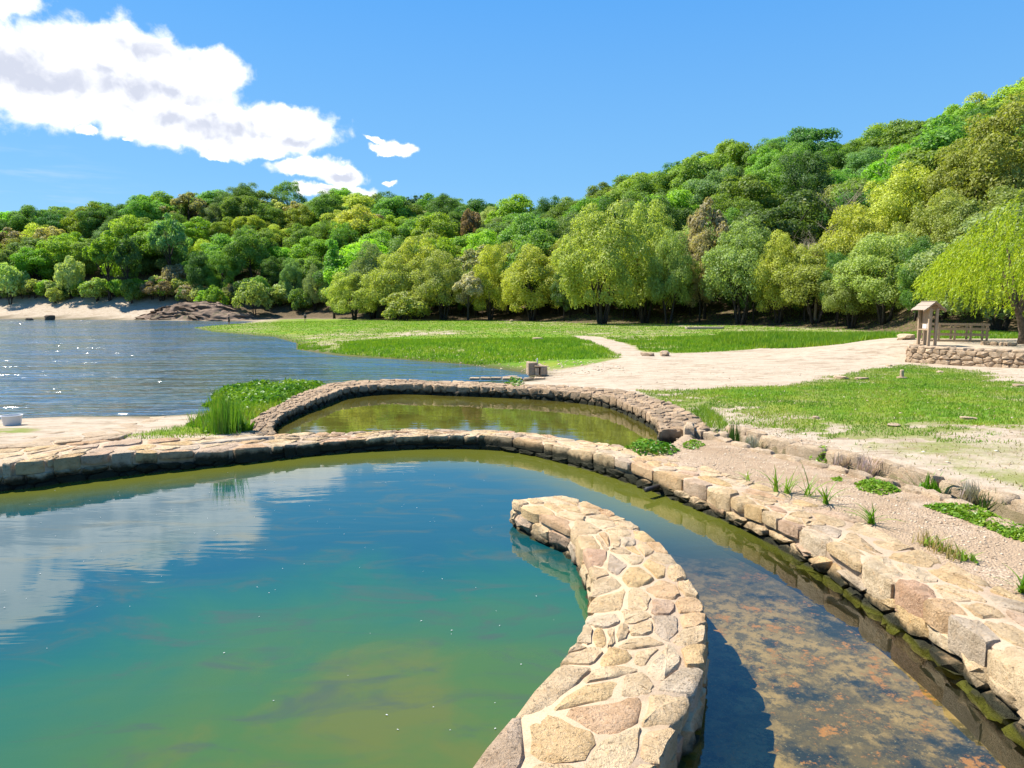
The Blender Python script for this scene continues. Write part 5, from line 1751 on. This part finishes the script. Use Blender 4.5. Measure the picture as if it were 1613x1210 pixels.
# terrace edging stones behind the kiosk
for i, px in enumerate((1553, 1566, 1582, 1594)):
    x, y, _ = AT(px, 540, 38.5 - i * .4)
    rock('boulder', x, y, (.3, .22, .16), M_boulder, ['leftmost edging stone on terrace beside footbridge', 'second edging stone on terrace from the footbridge', 'third edging stone on terrace from the footbridge', 'edging stone on terrace nearest the willow trunk'][i], z=1.36, seed=60 + i)

# ------------------------------------------------------------------ bollard, stone block with spout, bucket, timbers
x, y = G(1420, 599, .40)
bo = tag(empty('stone_bollard', (x, y, H1(x, y))), 'short stone post on a round base in the lawn', 'bollard')
MB().tube([(0, 0, -.05), (0, 0, .05), (0, 0, .06)], [.21, .2, .16], 14).build('base', M_boulder, bo, sharp=40)
MB().tube([(0, 0, .05), (0, 0, .34), (0, 0, .36)], [.08, .075, .05], 12).build('shaft', M_boulder, bo, sharp=40)

x, y = G(840, 592, .05)
bz = 0.05
sp_o = tag(empty('stone_spout_block', (x, y, bz), math.radians(8)), 'squat block of pale hewn stones at edge of sand and lake', 'fountain')
sp_o.scale = (.85, .85, .88)
MB().box((.0, .55, .36), (.55, .95, .72), jit=.03).build('block', M_boulder, sp_o, bevel=.03)
MB().box((.22, .10, .24), (.20, .38, .46), jit=.02).build('block', M_boulder, sp_o, bevel=.02)
MB().box((.62, .08, .25), (.42, .42, .50), jit=.03).build('block', M_boulder, sp_o, bevel=.03)
MB().box((.45, .12, .53), (.75, .5, .09), jit=.02, ry=.04).build('slab', M_boulder, sp_o, bevel=.02)
MB().box((.40, .75, .30), (.5, .6, .58), jit=.03).build('block', M_boulder, sp_o, bevel=.03)
MB().tube([(.33, .5, .6), (.33, .5, .88), (.32, .5, .96)], [.045, .04, .012], 8).build('spout', M_white, sp_o, True)
# flat quay stones left of it
q = tag(empty('quay_stones', (*G(800, 598, .0), .0)), 'row of flat pale stones beside the squat stone block', 'stone edging')
for i in range(7):
    MB().box((-1.6 + i * .52, R7.uniform(-.05, .05), .04), (.48, .42, .12), rz=R7.uniform(-.1, .1), jit=.03).build('stone', M_edge, q, bevel=.02)

x, y = G(20, 677, .08)
bk = tag(empty('white_tub', (x, y, H1(x, y) - .01)), 'white plastic tub standing on the shore at the left edge', 'tub')
v, f = [], []
prof = [(.0, .0), (.205, .0), (.25, .27), (.268, .272), (.268, .292), (.238, .292), (.195, .03), (.0, .03)]
for i in range(24):
    a = 2 * PI * i / 24
    for r_, z_ in prof: v.append((r_ * math.cos(a), r_ * math.sin(a), z_))
for i in range(24):
    j = (i + 1) % 24
    for k in range(7): f.append((i * 8 + k, j * 8 + k, j * 8 + k + 1, i * 8 + k + 1))
o = mesh_obj('shell', v, f, M_white, bk, sharp=35); fix_normals(o)

x, y = G(1110, 518, .75)
lg = tag(empty('timber_edging', (x, y, H1(x, y)), -.1), 'low weathered timber frame lying on grass before the trees', 'timber')
MB().box((0, 0, .12), (4.2, .3, .26)).build('beam', M_roofwood, lg, bevel=.02)
MB().box((.8, 1.6, .12), (3.6, .3, .24)).build('beam', M_roofwood, lg, bevel=.02)
MB().box((-2.0, .8, .10), (.3, 1.5, .2)).build('beam', M_roofwood, lg, bevel=.02)

# outlet pipe in the bank wall
p1 = G(1021, 771, .16)
o = MB().tube([(0, 0, 0), (0.28, .24, 0)], [.045, .045], 10).build('outlet_pipe', M_outlet, None, True)
o.location = (p1[0] - .05, p1[1] - .04, .16)
tag(o, 'black pipe end poking from the bank wall above water', 'pipe')


# ------------------------------------------------------------------ people on the far shore
def person(px, py, y, rz, lab, clothes, arms):
    x, yy, z = AT(px, py, y)
    z = max(H1(x, yy), -.12)
    J = [(0, 0, .95), (0, 0, 1.18), (0, 0, 1.40), (0, 0.01, 1.50), (0, .02, 1.62), (0, .01, 1.74),
         (-.19, 0, 1.39), (-.23 - arms, .02, 1.12), (-.20 - arms * .4, .10, .88), (.19, 0, 1.39), (.23 + arms, .02, 1.12), (.20 + arms * .4, .10, .88),
         (-.10, 0, .90), (-.11, .02, .50), (-.12, -.02, .07), (-.12, .14, .03), (.10, 0, .90), (.12, .04, .50), (.13, -.02, .07), (.14, .14, .03)]
    Ed = [(0, 1), (1, 2), (2, 3), (3, 4), (4, 5), (2, 6), (6, 7), (7, 8), (2, 9), (9, 10), (10, 11), (0, 12), (12, 13), (13, 14), (14, 15), (0, 16), (16, 17), (17, 18), (18, 19)]
    Rr = [.15, .14, .15, .06, .095, .085, .065, .048, .035, .065, .048, .035, .095, .065, .045, .035, .095, .065, .045, .035]
    me_ = bpy.data.meshes.new('body'); me_.from_pydata(J, Ed, []); me_.materials.append(M_skin)
    root = tag(empty('person', (x, yy, z), rz), lab, 'person')
    b = link('body', me_, root)
    sk = b.modifiers.new('skin', 'SKIN')
    for i, r_ in enumerate(Rr):
        me_.skin_vertices[0].data[i].radius = (r_, r_ * .8)
    me_.skin_vertices[0].data[0].use_root = True
    b.modifiers.new('sub', 'SUBSURF').levels = 1
    for nm, z0, z1, r0, r1 in clothes:
        MB().tube([(0, 0, z0), (0, 0, (z0 + z1) / 2), (0, 0, z1)], [r0, (r0 + r1) / 2 + .01, r1], 12).build(nm, M_black, root, True)
    MB().tube([(0, .0, 1.63), (0, -.01, 1.72), (0, -.01, 1.79), (0, 0, 1.83)], [.11, .115, .09, .03], 10).build('hair', M_hair, root, True)


person(361, 511, 122, 2.6, 'standing person in dark clothes at the lake edge by outcrop', [('shirt', .92, 1.42, .17, .19), ('trousers', .45, .95, .15, .18)], .02)
person(481, 509, 126, 3.4, 'standing person in dark swimwear on the far grass', [('swimwear', .85, 1.30, .165, .165)], .05)
